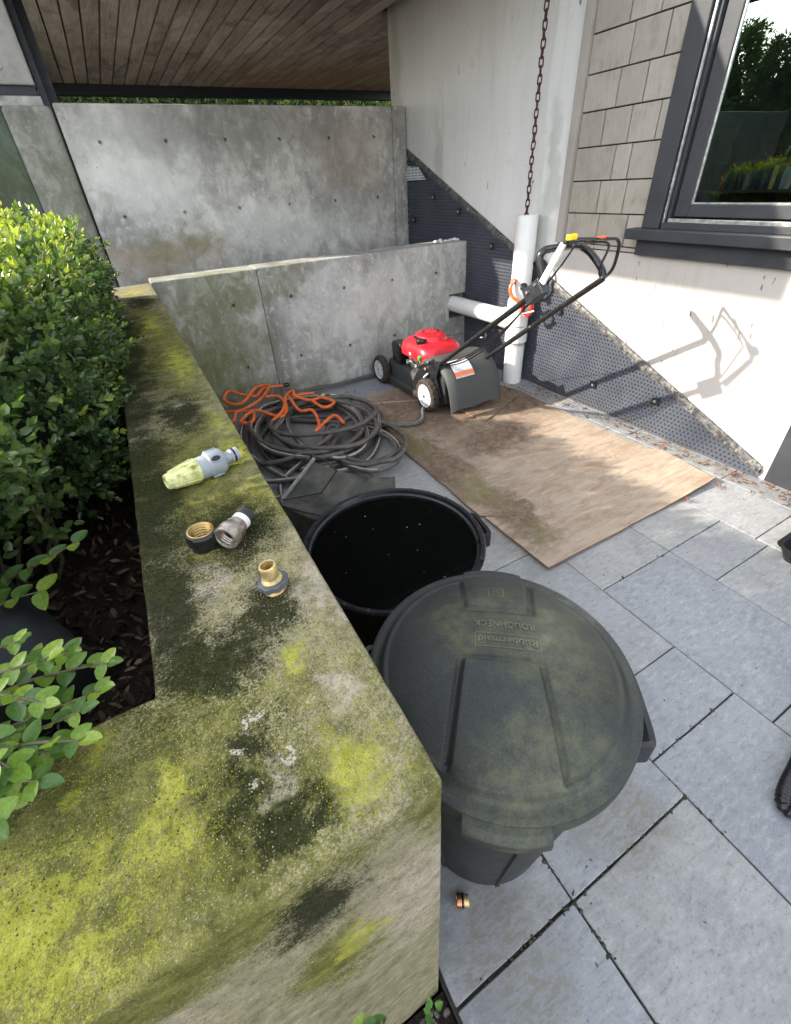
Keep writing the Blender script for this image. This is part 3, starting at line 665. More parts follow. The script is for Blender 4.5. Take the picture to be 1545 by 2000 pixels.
ln = g.ma('FRACT', g.ma('MULTIPLY', g.vm('DOT_PRODUCT', p, (0, 0, 1)), 42.0)); lt = g.noise(g.vec(p, (1, 60, 4)), 1.0, 2)
g.col(g.mix(g.ma('MULTIPLY', g.mr(ln, 0.5, 0.55), g.mr(lt, 0.45, 0.5)), (0.55, 0.57, 0.58), (0.12, 0.17, 0.24)))
MB().add([(2.806, 4.735, 1.675), (2.806, 4.735, 1.552), (2.806, 4.36, 1.552), (2.806, 4.50, 1.660)], [(0, 1, 2, 3)]).build('printed_label', g.m, mat)

# ------------------------------------------------------------------ PVC downpipe and rain chain
PX, PY, PR = 2.722, 2.842, 0.079
pipe = thing('pvc_downpipe', 'white plastic downpipe standing by the wall with a branch into the concrete', 'pipe', (PX, PY, 0))
ins = PR - 0.007
MB().lathe([(PR, 0.33), (PR, 1.292), (PR - 0.001, 1.295), (ins, 1.295), (ins, 0.34)], 40, Matrix.Translation((PX, PY, 0)), False, False).build('upper_pipe', m_pvc, pipe, smooth=True)
MB().lathe([(PR + 0.010, 0.36), (PR + 0.012, 0.362), (PR + 0.012, 0.43), (PR + 0.006, 0.435), (PR + 0.006, 0.625), (PR + 0.012, 0.63), (PR + 0.012, 0.695), (PR + 0.010, 0.70)], 40, Matrix.Translation((PX, PY, 0))).build('tee_fitting', m_pvc, pipe, smooth=True)
MB().lathe([(PR, 0.0), (PR, 0.36)], 40, Matrix.Translation((PX, PY, 0))).build('lower_pipe', m_pvc, pipe, smooth=True)
MB().lathe([(0.086, 0.05), (0.086, 0.165), (0.080, 0.172)], 36, axis_mat((PX, PY, 0.525), (0, 1, 0))).build('branch_socket', m_pvc, pipe, smooth=True)
MB().lathe([(0.073, 0.10), (0.073, 1.02)], 36, axis_mat((PX, PY, 0.525), (-0.035, 1, 0))).build('branch_pipe', m_pvc, pipe, smooth=True)
chain = thing('rain_chain', 'rusty brown rain chain hanging into the white pipe', 'chain', (PX - 0.015, PY, 1.24))
def linkmesh():
    pts = []
    for k in range(16):
        a = 2 * math.pi * k / 16; pts.append((0.0125 * math.cos(a), 0, 0.014 * math.sin(a) + (0.013 if math.sin(a) > 0 else -0.013)))
    return MB().tube(pts, 0.0047, 6, closed=True).mesh('chain_link', m_rust, smooth=True)
LM = linkmesh()
for k in range(38):
    l = link('chain_link', LM, chain, (RND.uniform(-.001, .001), RND.uniform(-.001, .001), 0.0 + 0.0425 * k)); l.rotation_euler = (RND.uniform(-.06, .06), RND.uniform(-.06, .06), (k % 2) * math.pi / 2 + 0.5 + RND.uniform(-.15, .15))

# ------------------------------------------------------------------ plywood sheet on the patio
def ply_mat():
    g = G('weathered_plywood', 0.8, 0.25); p = g.pos()
    gr = g.noise(g.vec(p, (3, 26, 1), rot=(0, 0, 1.35)), 1.6, 7, 0.68, 0.6); a = g.noise(p, 3.2, 6, 0.66, 0.8); b = g.noise(p, 24, 6, 0.72, 0.5)
    col = g.ramp(gr, [(0.3, (0.265, 0.205, 0.15)), (0.5, (0.335, 0.265, 0.20)), (0.72, (0.41, 0.335, 0.255))])
    wp = g.vm('ADD', p, g.vm('MULTIPLY', g.vm('SUBTRACT', g.noise(p, 7, 5, 0.65, 0, True), (0.5, 0.5, 0.5)), (0.55, 0.55, 0.1)))
    wet = g.mx([g.blob(wp, c, r) for c, r in (((1.95, 2.75, 0), (1.1, 0.75, 1)), ((1.33, 2.2, 0), (0.30, 1.0, 1)), ((1.42, 1.4, 0), (0.20, 0.45, 1)), ((2.45, 2.5, 0), (0.5, 0.5, 1)), ((1.9, 2.1, 0), (0.5, 0.3, 1)))])
    col = g.mix(g.ma('MULTIPLY', wet, g.mr(b, 0.32, 0.58, 0.35, 1.0)), col, g.ramp(b, [(0.3, (0.035, 0.024, 0.016)), (0.7, (0.15, 0.095, 0.06))]))
    gn = g.mx([g.blob(wp, c, r) for c, r in (((1.42, 1.62, 0), (0.14, 0.26, 1)), ((1.33, 2.45, 0), (0.18, 0.5, 1)), ((1.45, 1.2, 0), (0.10, 0.14, 1)))])
    col = g.mix(g.ma('MULTIPLY', gn, g.mr(b, 0.4, 0.6, 0.1, 0.7)), col, (0.16, 0.155, 0.045))
    col = g.mix(g.ma('MULTIPLY', g.mr(g.noise(p, 60, 5, 0.7), 0.58, 0.70), g.mr(a, 0.36, 0.56, 0.1, 0.85)), col, (0.075, 0.05, 0.035))
    col = g.mix(g.mr(g.noise(g.vec(p, (1, 2.2, 1), rot=(0, 0, -0.25)), 4.0, 6, 0.7, 0.8), 0.46, 0.64, 0, 0.55), col, (0.19, 0.125, 0.085))
    g.col(col); g.bump(gr, 0.35, 0.004); g.bump(b, 0.4, 0.004); return g.m
m_ply = ply_mat()
m_plyedge = simple('plywood_edge', (0.20, 0.11, 0.07), 0.85, var=0.4, nscale=60)
def plywood(name, label, outl, z, th, warp):
    bm = bmesh.new(); vs = [bm.verts.new((x, y, 0)) for x, y in outl]; bm.faces.new(vs)
    xs = [v[0] for v in outl]; ys = [v[1] for v in outl]
    for ax, lo, hi in ((0, min(xs), max(xs)), (1, min(ys), max(ys))):
        for k in range(1, 22):
            co = [0, 0, 0]; co[ax] = lo + (hi - lo) * k / 22; no = [0, 0, 0]; no[ax] = 1
            bmesh.ops.bisect_plane(bm, geom=bm.verts[:] + bm.edges[:] + bm.faces[:], plane_co=co, plane_no=no)
    for v in bm.verts: v.co.z = z + warp(v.co.x, v.co.y)
    top = bm.faces[:]
    r = bmesh.ops.extrude_face_region(bm, geom=top)
    for v in [e for e in r['geom'] if isinstance(e, bmesh.types.BMVert)]: v.co.z += th
    bmesh.ops.recalc_face_normals(bm, faces=bm.faces)
    me = bpy.data.meshes.new(name); 
    for f in bm.faces: f.material_index = 1 if abs(f.normal.z) < 0.5 else 0
    bm.to_mesh(me); bm.free(); me.materials.append(m_ply); me.materials.append(m_plyedge)
    return tag(link(name, me), label, 'plywood')
def jag(a, b, n, k):
    return [(a[0] + (b[0] - a[0]) * i / n + (RND.uniform(-k, k) if i else 0), a[1] + (b[1] - a[1]) * i / n + (RND.uniform(-k, k) if i else 0)) for i in range(n)]
outl = (jag((1.282, 0.978), (2.575, 0.978), 16, 0.002) + jag((2.575, 0.978), (2.625, 1.36), 6, 0.004) + [(2.628, 1.37), (2.585, 1.385)] + jag((2.585, 1.40), (2.60, 2.60), 12, 0.008)
        + jag((2.60, 2.60), (2.40, 3.25), 6, 0.02) + jag((2.40, 3.25), (1.42, 3.28), 8, 0.02) + jag((1.42, 3.28), (1.275, 2.30), 8, 0.01) + jag((1.275, 2.30), (1.262, 1.46), 8, 0.005) + [(1.262, 1.455), (1.335, 1.40), (1.275, 1.43)] + jag((1.275, 1.43), (1.282, 0.978), 5, 0.002))
plywood('plywood_sheet', 'weathered tan plywood sheet lying on the pavers under the mower', outl, 0.004, 0.011,
        lambda x, y: 0.022 * max(0, (x - 2.0) / 0.6) ** 2 * max(0, (1.7 - y) / 0.7) + 0.003 * math.sin(x * 4 + y * 3) + 0.003)
o2 = plywood('plywood_scrap', 'small dark wet plywood scrap under the rear of the mower', [(1.98, 2.30), (2.50, 2.52), (2.42, 2.86), (1.92, 2.78)], 0.023, 0.008, lambda x, y: 0.002 * math.sin(x * 5))

# ------------------------------------------------------------------ garbage cans
def plastic(name, base, dust, green, k=1.0):
    g = G(name, 0.55, 0.35); p = g.pos(); a = g.noise(p, 7, 6, 0.66, 0.4); b = g.noise(p, 330, 4, 0.7); c = g.noise(p, 30, 5, 0.7)
    col = g.mix(g.mr(a, 0.35, 0.65, 0.0, 0.55 * k), base, dust)
    wp = g.vm('ADD', p, g.vm('MULTIPLY', g.vm('SUBTRACT', g.noise(p, 12, 5, 0.65, 0, True), (0.5, 0.5, 0.5)), (0.2, 0.2, 0.05)))
    gm = g.mx([g.blob(wp, cc, rr) for cc, rr in (((0.50, 0.37, 0.74), (0.16, 0.20, 0.2)), ((0.43, 0.48, 0.74), (0.16, 0.10, 0.2)), ((0.33, 0.20, 0.72), (0.2, 0.12, 0.2)))])
    col = g.mix(g.ma('MULTIPLY', gm, g.mr(c, 0.35, 0.62, 0.05, 0.6 * k)), col, green)
    col = g.mix(g.ma('MULTIPLY', g.mr(b, 0.54, 0.68), 0.38 * k), col, tuple(x * 1.9 for x in dust))
    col = g.mix(g.ma('MULTIPLY', g.mr(b, 0.46, 0.36), 0.5 * k), col, (0.008, 0.009, 0.008))
    g.col(col); g.rough(g.mr(a, 0.3, 0.7, 0.42, 0.68)); g.bump(b, 0.25, 0.0015); return g.m
m_lid = plastic('dusty_black_green_plastic', (0.020, 0.023, 0.021), (0.048, 0.051, 0.043), (0.110, 0.113, 0.056))
m_can = plastic('dark_grey_plastic', (0.020, 0.021, 0.021), (0.036, 0.037, 0.034), (0.05, 0.052, 0.03), 0.6)
m_blk = simple('glossy_black_plastic', (0.010, 0.010, 0.011), 0.32, var=0.3, nscale=30)

LC = Vector((0.420, 0.395, 0)); LV = Vector((-0.605, -0.796, 0)).normalized(); LU = Vector((0.796, -0.605, 0)).normalized()
def loopframe(c, d):                                                   # matrix: local x = sideways, y = outward d, z = up
    d = Vector(d).normalized(); s = Vector((0, 0, 1)).cross(d) * -1
    return Matrix(((s.x, d.x, 0, c[0]), (s.y, d.y, 0, c[1]), (s.z, d.z, 1, c[2]), (0, 0, 0, 1)))
def can_handle(mb, c, d, w=0.075, out=0.045, h=0.05):
    M = loopframe(c, d)
    pts = [M @ Vector(q) for q in ((-w, -0.02, 0), (-w * 0.95, out * 0.7, -0.004), (-w * 0.8, out, -0.006), (0, out * 1.05, -0.006), (w * 0.8, out, -0.006), (w * 0.95, out * 0.7, -0.004), (w, -0.02, 0))]
    pts = smoothpath(pts, 5); rings = []
    for i, p in enumerate(pts):
        t = (pts[min(i + 1, len(pts) - 1)] - pts[max(i - 1, 0)]).normalized(); sd = t.cross(Vector((0, 0, 1))).normalized()
        rings.append([p + sd * a + Vector((0, 0, b)) for a, b in ((0.006, h * .2), (0.006, -h * .8), (-0.006, -h * .8), (-0.006, h * .2))])
    mb.loft(rings)
can = thing('garbage_can', 'dark green-black round garbage can with a domed lid beside the mossy wall', 'garbage can', (LC.x, LC.y, 0))
MB().lathe([(0.165, 0.002), (0.172, 0.0), (0.180, 0.012), (0.208, 0.25), (0.238, 0.50), (0.250, 0.60), (0.262, 0.605), (0.264, 0.655), (0.255, 0.66), (0.245, 0.655), (0.23, 0.5), (0.165, 0.02)], 72, Matrix.Translation(LC), True, True).build('body', m_can, can, smooth=True)
rb = MB()
for k in range(8):
    a = k * math.pi / 4 + 0.35; d = Vector((math.cos(a), math.sin(a), 0)); s = Vector((-d.y, d.x, 0))
    rb.loft([[LC + d * (r + e) + s * w + Vector((0, 0, z)) for w, e in ((-0.006, -0.004), (-0.004, 0.005), (0.004, 0.005), (0.006, -0.004))] for r, z in ((0.1805, 0.015), (0.2385, 0.5))])
rb.build('body_rib', m_can, can)
for sgn in (1, -1):
    mb = MB(); can_handle(mb, LC + LU * (0.252 * sgn) + Vector((0, 0, 0.60)), LU * sgn, 0.085, 0.05, 0.06); mb.build('carry_handle', m_blk, can, bevel=0.003)
def sm(e0, e1, x):
    t = min(1, max(0, (x - e0) / (e1 - e0))); return t * t * (3 - 2 * t)
LZ = 0.690                                                             # rim height of the lid
def lid_h(u, v):
    r = math.hypot(u, v); R0 = 0.238
    z = 0.012 + 0.055 * (1 - (r / R0) ** 2.2) if r < R0 else 0.012 * (1 - sm(R0, R0 + 0.012, r))
    def trap(v0, v1, w0, w1):
        t = (v - v0) / (v1 - v0); w = w0 + (w1 - w0) * min(1, max(0, t)); e = 0.0042
        k = sm(-e, e, v - v0) * sm(-e, e, v1 - v) * sm(-e, e, w - abs(u)); e2 = 0.009; q = sm(-e2, e2, v - v0 + e2) * sm(-e2, e2, v1 - v + e2) * sm(-e2, e2, w - abs(u) + e2); return k - 0.5 * 4 * q * (1 - q) * (1 - k)
    z += 0.011 * trap(0.030, 0.32, 0.072, 0.106) * sm(R0 + .01, R0 - 0.012, r) if r < R0 + .01 else 0
    z += 0.009 * trap(-0.32, -0.112, 0.088, 0.066) * sm(R0 + .01, R0 - 0.012, r) if r < R0 + .01 else 0
    z += 0.004 * sm(0.012, 0.004, abs(r - (R0 + 0.004)))
    return z
def lid():
    V = []; F = []; h = 0.0025; K = 93; ix = {}
    def vert(i, j):                                                    # square grid over the dome so the panel edges stay straight
        if (i, j) not in ix:
            u, v = i * h, j * h; r = math.hypot(u, v)
            if r > 0.2255: u *= 0.2255 / r; v *= 0.2255 / r
            ix[(i, j)] = len(V); V.append(LC + LU * u + LV * v + Vector((0, 0, LZ + lid_h(u, v))))
        return ix[(i, j)]
    for i in range(-K, K):
        for j in range(-K, K):
            if math.hypot((i + .5) * h, (j + .5) * h) < 0.2268: F.append((vert(i, j), vert(i + 1, j), vert(i + 1, j + 1), vert(i, j + 1)))
    rs = [0.2235, 0.2265, 0.229, 0.232, 0.235, 0.238, 0.241, 0.244, 0.248, 0.254, 0.262, 0.268]; n = 200; b0 = len(V)
    for r in rs:
        for j in range(n):
            a = 2 * math.pi * j / n; u, v = r * math.cos(a), r * math.sin(a)
            V.append(LC + LU * u + LV * v + Vector((0, 0, LZ + lid_h(u, v) - (0.0004 if r < 0.225 else 0))))
    for r, z in ((0.2735, -0.003), (0.2755, -0.010), (0.2755, -0.036), (0.272, -0.038), (0.266, -0.03)):
        for j in range(n):
            a = 2 * math.pi * j / n; V.append(LC + LU * r * math.cos(a) + LV * r * math.sin(a) + Vector((0, 0, LZ + z)))
    for i in range(len(rs) + 4):
        for j in range(n): F.append((b0 + i * n + j, b0 + i * n + (j + 1) % n, b0 + (i + 1) * n + (j + 1) % n, b0 + (i + 1) * n + j))
    o = MB().add(V, F).build('lid', m_lid, can, smooth=True)
    for sgn in (1, -1):
        M = loopframe(LC + LV * (0.268 * sgn) + Vector((0, 0, LZ - 0.016)), LV * sgn); mb = MB()
        prof = [(-0.01, 0.012), (0.018, 0.010), (0.030, -0.002), (0.031, -0.020), (0.026, -0.020), (0.022, -0.006), (-0.01, -0.004)]
        rings = []
        for i in range(13):
            t = -1 + 2 * i / 12; w = 0.072; rings.append([M @ Vector((w * t, yy_ - 0.012 * t * t, zz)) for yy_, zz in prof])
        mb.loft(rings); mb.build('lid_tab', m_lid, o, smooth=True, bevel=0.0015)
    return o
LID = lid()
m_emb = plastic('worn_raised_lettering', (0.075, 0.08, 0.066), (0.13, 0.135, 0.10), (0.19, 0.195, 0.10))
def text(body, size, ctr, xdir, ydir, mat, parent, name, ext=0.001, fit=None, surf=None):
    cu = bpy.data.curves.new('t', 'FONT'); cu.body = body; cu.size = size; cu.extrude = ext; cu.align_x = 'CENTER'; cu.align_y = 'CENTER'; cu.resolution_u = 2
    to = bpy.data.objects.new('t', cu); COL.objects.link(to); bpy.context.view_layer.update()
    me = bpy.data.meshes.new_from_object(to.evaluated_get(bpy.context.evaluated_depsgraph_get())); bpy.data.objects.remove(to)
    sx = 1.0
    if fit:
        w = max(v.co.x for v in me.vertices) - min(v.co.x for v in me.vertices); sx = fit / w
    X = Vector(xdir).normalized(); Y = Vector(ydir).normalized(); Z = X.cross(Y); off = wl(parent)
    for v in me.vertices:
        q = Vector(ctr) + X * v.co.x * sx + Y * v.co.y + Z * v.co.z
        if surf: q = surf(q, v.co.z)
        v.co = q - off
    me.materials.clear(); me.materials.append(mat); return link(name, me, parent)
def onlid(q, z):
    d = q - LC; u = d.dot(LU); v = d.dot(LV); return Vector((q.x, q.y, LZ + lid_h(u, v) + 0.0012 + z * 1.5))
text('ROUGHNECK', 0.023, LC + LU * 0.012 + LV * -0.062, -LU, LV, m_emb, LID, 'embossed_lettering', 0.0010, 0.125, onlid)
text('Rubbermaid', 0.021, LC + LU * 0.016 + LV * -0.020, -LU, LV, m_emb, LID, 'embossed_lettering', 0.0010, 0.118, onlid)
mb = MB()
def strip_on_lid(u0, u1, v0, v1, n=10):
    V = []; F = []
    for i in range(n + 1):
        for k in (0, 1):
            u = u0 + (u1 - u0) * i / n; v = v0 + (v1 - v0) * k; 
            if abs(u1 - u0) < abs(v1 - v0): u = u0 + (u1 - u0) * k; v = v0 + (v1 - v0) * i / n
            q = LC + LU * u + LV * v; V.append(Vector((q.x, q.y, LZ + lid_h(u, v) + 0.0012)))
    for i in range(n): F.append((2 * i, 2 * i + 1, 2 * i + 3, 2 * i + 2))
    mb.add(V, F)
for u0, u1, v0, v1 in ((-0.05, 0.082, -0.0375, -0.036), (-0.05, 0.082, -0.0045, -0.003), (-0.05, -0.0485, -0.036, -0.0045), (0.0805, 0.082, -0.036, -0.0045)): strip_on_lid(u0, u1, v0, v1)
mb.build('embossed_frame', m_emb, LID)
mb = MB()
for u0, u1, v0, v1 in ((-0.018, 0.018, -0.178, -0.176), (-0.018, 0.018, -0.146, -0.144), (-0.018, -0.016, -0.176, -0.146), (0.016, 0.018, -0.176, -0.146), (-0.009, 0.009, -0.17, -0.168), (-0.009, 0.009, -0.161, -0.159), (-0.009, 0.009, -0.153, -0.151)): strip_on_lid(u0, u1, v0, v1, 6)
mb.build('embossed_emblem', m_emb, LID)

BC = Vector((0.462, 0.928, 0)); BZ = 0.622
bin_ = thing('open_garbage_bin', 'open black garbage bin full of dark water behind the lidded can', 'garbage bin', (BC.x, BC.y, 0))
MB().lathe([(0.205, 0.0), (0.218, 0.01), (0.245, 0.30), (0.262, BZ - 0.06), (0.270, BZ - 0.055), (0.272, BZ - 0.012), (0.281, BZ - 0.010), (0.284, BZ - 0.002), (0.280, BZ + 0.003), (0.269, BZ + 0.001), (0.265, BZ - 0.010), (0.258, BZ - 0.014), (0.254, BZ - 0.05), (0.235, 0.30), (0.20, 0.02)], 80, Matrix.Translation(BC)).build('body', m_blk, bin_, smooth=True)
mb = MB()
for k in range(26):
    a = k * 2 * math.pi / 26 + 0.1
    if RND.random() < 0.5: continue
    p = BC + Vector((math.cos(a), math.sin(a), 0)) * 0.276 + Vector((0, 0, BZ + 0.0028)); mb.box(-0.006, 0.006, -0.003, 0.003, -0.001, 0.0012, Matrix.Translation(p) @ Matrix.Rotation(a, 4, 'Z'))
mb.build('rim_nub', m_can, bin_)
for sg in (1, -1):
    mb = MB(); can_handle(mb, BC + Vector((0.985, -0.17, 0)) * (0.262 * sg) + Vector((0, 0, BZ - 0.035)), Vector((0.985, -0.17, 0)) * sg, 0.06, 0.05, 0.05); mb.build('carry_handle', m_blk, bin_, bevel=0.003)
gw = G('dark_water', 0.05, 0.05); gw.col((0.002, 0.0025, 0.002)); gw.bump(gw.noise(gw.pos(), 5, 2), 0.02, 0.01)
wat = MB().lathe([(0.2565, 0.0), (0.001, 0.0)], 64, Matrix.Translation(BC + Vector((0, 0, BZ - 0.024))), False, False).build('water', gw.m, bin_, smooth=True)
m_speck = simple('pale_floating_bits', (0.17, 0.165, 0.14), 0.8, var=0.4)
mb = MB()
for k in range(15):
    r = 0.235 * math.sqrt(RND.random()); a = RND.uniform(0, 6.28); s = RND.uniform(0.0010, 0.0032)
    p = BC + Vector((r * math.cos(a), r * math.sin(a), BZ - 0.0225)); mb.lathe([(s, 0), (s * .6, 0.0008)], 5, Matrix.Translation(p) @ Matrix.Rotation(RND.uniform(0, 3), 4, 'Z') @ Matrix.Diagonal((RND.uniform(.5, 1.6), 1, 1, 1)))
sp = mb.build('floating_debris', m_speck, None, org=tuple(BC + Vector((0, 0, BZ - 0.04)))); tag(sp, 'tiny pale specks floating on the black water', 'debris', kind='stuff')

# ------------------------------------------------------------------ grass catcher bag behind the bin
Bq = Vector((0.285, 1.715, 0)); U = Vector((0.694, 0.72, 0)); Vv = Vector((0.72, -0.694, 0))
bag = thing('grass_catcher', 'grey-black fabric grass catcher bag with wire frame beside the open bin', 'grass catcher', (0.5, 1.7, 0))
def cloth(name, c, dust):
    g = G(name, 0.85, 0.25); p = g.pos(); a = g.noise(p, 5, 6, 0.65, 0.6); b = g.noise(p, 300, 2)
    g.col(g.mix(g.mr(a, 0.38, 0.62), c, dust)); g.bump(b, 0.25, 0.001); g.bump(a, 0.4, 0.02); return g.m
m_bag = cloth('dusty_bag_fabric', (0.040, 0.040, 0.035), (0.115, 0.11, 0.09))
rings = []; nn = 15
for i in range(11):
    t = i / 10; L = 0.44 * t; hgt = 0.345 - 0.035 * math.sin(math.pi * t) - 0.05 * t; wd0 = -0.0 - 0.01 * t; wd1 = 0.395 + 0.01 * t
    prof = [(wd0 + 0.02, 0.01)] + [(wd0 - 0.006 * math.sin(math.pi * k / 3), 0.03 + (hgt - 0.05) * k / 3) for k in range(4)] + [(wd0 + 0.03, hgt - 0.003)] + [(wd0 + 0.03 + (wd1 - wd0 - 0.06) * k / 4, hgt - 0.016 * math.sin(math.pi * k / 4)) for k in range(1, 4)] + [(wd1 - 0.03, hgt - 0.003)] + [(wd1 + 0.006 * math.sin(math.pi * k / 3), 0.03 + (hgt - 0.05) * k / 3) for k in range(3, -1, -1)] + [(wd1 - 0.02, 0.01)]
    rings.append([Bq + Vv * L + U * a + Vector((0, 0, z)) for a, z in prof])
MB().loft(rings).build('bag_fabric', m_bag, bag, smooth=True)
def bp(v, u, z): return Bq + Vv * v + U * u + Vector((0, 0, z))
MB().box(0, 0.40, -0.012, 0.0, -0.010, 0.010, Matrix(((U.x, -Vv.x, 0, bp(0, -.003, 0)[0]), (U.y, -Vv.y, 0, bp(0, -.003, 0)[1]), (0, 0, 1, 0.352), (0, 0, 0, 1)))).build('frame_bar', simple('grey_frame', (0.30, 0.30, 0.29), 0.5, 0.4), bag, bevel=0.003)
MB().tube(smoothpath([bp(0.0, 0.385, 0.362), bp(0.06, 0.385, 0.352), bp(0.155, 0.315, 0.340), bp(0.16, 0.30, 0.339), bp(0.155, 0.135, 0.336), bp(0.15, 0.12, 0.337), bp(0.02, 0.012, 0.358), bp(0.0, 0.01, 0.362)], 4), 0.0045, 6).build('wire_handle', m_blk, bag, smooth=True)
for u_ in (0.0, 0.395):
    MB().lathe([(0.012, -0.03), (0.015, -0.02), (0.013, 0.012), (0.006, 0.02)], 10, axis_mat(bp(-0.005, u_, 0.352), (0.3, 0.2, 1))).build('frame_hook', m_blk, bag, smooth=True)
MB().tube([bp(-0.005, 0.39, 0.35), bp(-0.05, 0.36, 0.33), bp(-0.08, 0.33, 0.30)], 0.006, 6).build('hook_arm', m_blk, bag, smooth=True)
MB().tube(smoothpath([bp(0.002, -0.004, 0.33), bp(0.12, -0.008, 0.315), bp(0.3, -0.006, 0.295), bp(0.44, -0.01, 0.28)], 4), 0.005, 6).build('piping', m_blk, bag, smooth=True)

# ------------------------------------------------------------------ hoses
def hose_mat(name, c, hi):
    g = G(name, 0.5, 0.4); p = g.pos(); n = g.noise(p, 24, 5, 0.65); g.col(g.mix(g.mr(n, 0.35, 0.7), c, hi)); g.bump(g.noise(p, 150, 3), 0.15, 0.002); return g.m
m_hose = hose_mat('grey_brown_hose', (0.065, 0.057, 0.050), (0.125, 0.112, 0.10)); m_stripe = hose_mat('pale_hose_stripe', (0.24, 0.23, 0.20), (0.42, 0.40, 0.36))
def hose(name, pts, r, mats, label, cat='hose', n=10, stripe=True, rings=None, per=8):
    path = smoothpath(pts, per); mb = MB(); k = len(mb.f)
    if rings:                                                          # spiral coil: radius beads along the length
        fine = [path[0]]; acc = 0; step = rings / 5
        for a, b in zip(path, path[1:]):
            d = (b - a).length; m = max(1, int(d / step + 0.5))
            for j in range(1, m + 1): fine.append(a + (b - a) * j / m)
        path = fine; rr = [r * (1 + 0.16 * math.sin(2 * math.pi * i / 5)) for i in range(len(path))]
        mb.tube(path, rr, n)
    else: mb.tube(path, r, n)
    if stripe:
        q = len(path)
        for i in range((q - 1) * n):
            tw = int((i // n) * 0.02)
            if (i % n + tw) % n in (0,): mb.mi[i] = 1
    o = mb.build(name, mats, org=tuple(path[0]), smooth=True); return tag(o, label, cat)
def loops(cx, cy, spec, seed, z0=0.024):
    r = random.Random(seed); pts = []; a = r.uniform(0, 6.28)
    for i, (dx, dy, rx, ry, turn) in enumerate(spec):
        m = 9; z = z0 + 0.012 * i
        for k in range(int(m * turn)):
            a += 2 * math.pi / m; rx_ = rx * (1 + 0.06 * math.sin(a * 2 + i)); ry_ = ry * (1 + 0.06 * math.cos(a * 3 + i))
            pts.append((cx + dx + rx_ * math.cos(a), cy + dy + ry_ * math.sin(a), max(0.024, z + 0.010 * math.sin(a * 1.7 + i * 1.3))))
    return pts
spec = [(0.00, 0.0, 0.42, 0.50, 1), (0.03, 0.05, 0.36, 0.46, 1), (-0.06, -0.10, 0.33, 0.40, 1), (0.05, 0.0, 0.45, 0.36, 1), (0.0, 0.10, 0.30, 0.52, 1), (-0.03, 0.05, 0.40, 0.43, 1), (0.06, -0.05, 0.26, 0.48, 1), (0.02, 0.0, 0.44, 0.50, 1), (-0.05, 0.08, 0.37, 0.55, 1), (0.04, -0.08, 0.34, 0.42, 1), (0.08, 0.02, 0.40, 0.30, 1)]
pts = [(1.98, 2.90, 0.04), (1.72, 2.74, 0.04), (1.46, 2.58, 0.035)] + loops(0.86, 2.86, spec, 3) + [(0.72, 3.45, 0.07), (1.0, 3.62, 0.06), (1.35, 3.63, 0.04), (1.75, 3.66, 0.03), (2.3, 3.62, 0.03)]
hose('garden_hose', pts, 0.0165, [m_hose, m_stripe], 'long grey-brown garden hose heaped in big loops by the retaining wall')
spec2 = [(0.0, 0.0, 0.22, 0.33, 1), (0.03, 0.05, 0.26, 0.30, 1), (-0.03, -0.02, 0.19, 0.26, 1), (0.02, 0.06, 0.24, 0.36, 1)]
pts2 = [(0.36, 2.0, 0.026), (0.42, 2.35, 0.026), (0.62, 2.5, 0.05)] + loops(1.05, 2.42, spec2, 8, 0.06) + [(0.80, 2.52, 0.14), (0.50, 2.50, 0.10), (0.34, 2.7, 0.06), (0.45, 3.2, 0.05), (0.8, 3.5, 0.05)]
hose('hose_length', pts2, 0.016, [m_hose, m_stripe], 'shorter pale-striped hose coiled in tight loops on top at the front of the heap')
pts3 = [(0.30, 2.25, 0.024), (0.52, 2.22, 0.024), (0.40, 2.55, 0.05), (0.33, 2.95, 0.06), (0.5, 3.35, 0.09), (0.9, 3.4, 0.10), (1.25, 3.1, 0.09), (1.3, 2.7, 0.06), (1.0, 2.3, 0.03), (0.6, 2.3, 0.05), (0.28, 2.45, 0.06), (0.2, 2.9, 0.03)]
hose('hose_end', pts3, 0.0165, [m_hose, m_stripe], 'dark hose lying against the planter wall behind the grass catcher')
m_orange = simple('orange_coil_plastic', (0.68, 0.135, 0.03), 0.35, var=0.25, nscale=20)
oc = thing('coil_hose', 'bright orange spiral coil hose tangled on top of the grey hoses', 'hose', (0.6, 3.3, 0.1))
def orange(name, pts, ring): 
    path = smoothpath(pts, 8); fine = [path[0]]; step = ring / 5
    for a, b in zip(path, path[1:]):
        m = max(1, int((b - a).length / step + 0.5))
        for j in range(1, m + 1): fine.append(a + (b - a) * j / m)
    MB().tube(fine, [0.0115 * (1 + 0.16 * math.sin(2 * math.pi * i / 5)) for i in range(len(fine))], 8).build(name, m_orange, oc, smooth=True)
orange('coil', [(0.86, 3.60, .16), (0.70, 3.62, .17), (0.60, 3.52, .16), (0.50, 3.58, .18), (0.42, 3.66, .20), (0.36, 3.56, .17), (0.46, 3.46, .15), (0.60, 3.56, .20), (0.66, 3.66, .18), (0.74, 3.60, .19), (0.62, 3.44, .16), (0.44, 3.36, .14), (0.30, 3.42, .13), (0.24, 3.30, .12), (0.34, 3.22, .13), (0.40, 3.30, .16), (0.50, 3.24, .15), (0.46, 3.12, .13), (0.39, 3.18, .13), (0.52, 3.22, .17), (0.66, 3.06, .14), (0.74, 3.14, .17), (0.74, 3.32, .19), (0.66, 3.40, .18)], 0.020)
orange('coil', [(0.58, 3.02, .14), (0.70, 3.10, .17), (0.78, 3.26, .20), (0.86, 3.34, .20), (0.84, 3.20, .21), (0.92, 3.10, .19), (1.02, 3.12, .18), (1.08, 3.02, .16), (0.98, 2.98, .16), (0.92, 3.08, .20)], 0.028)
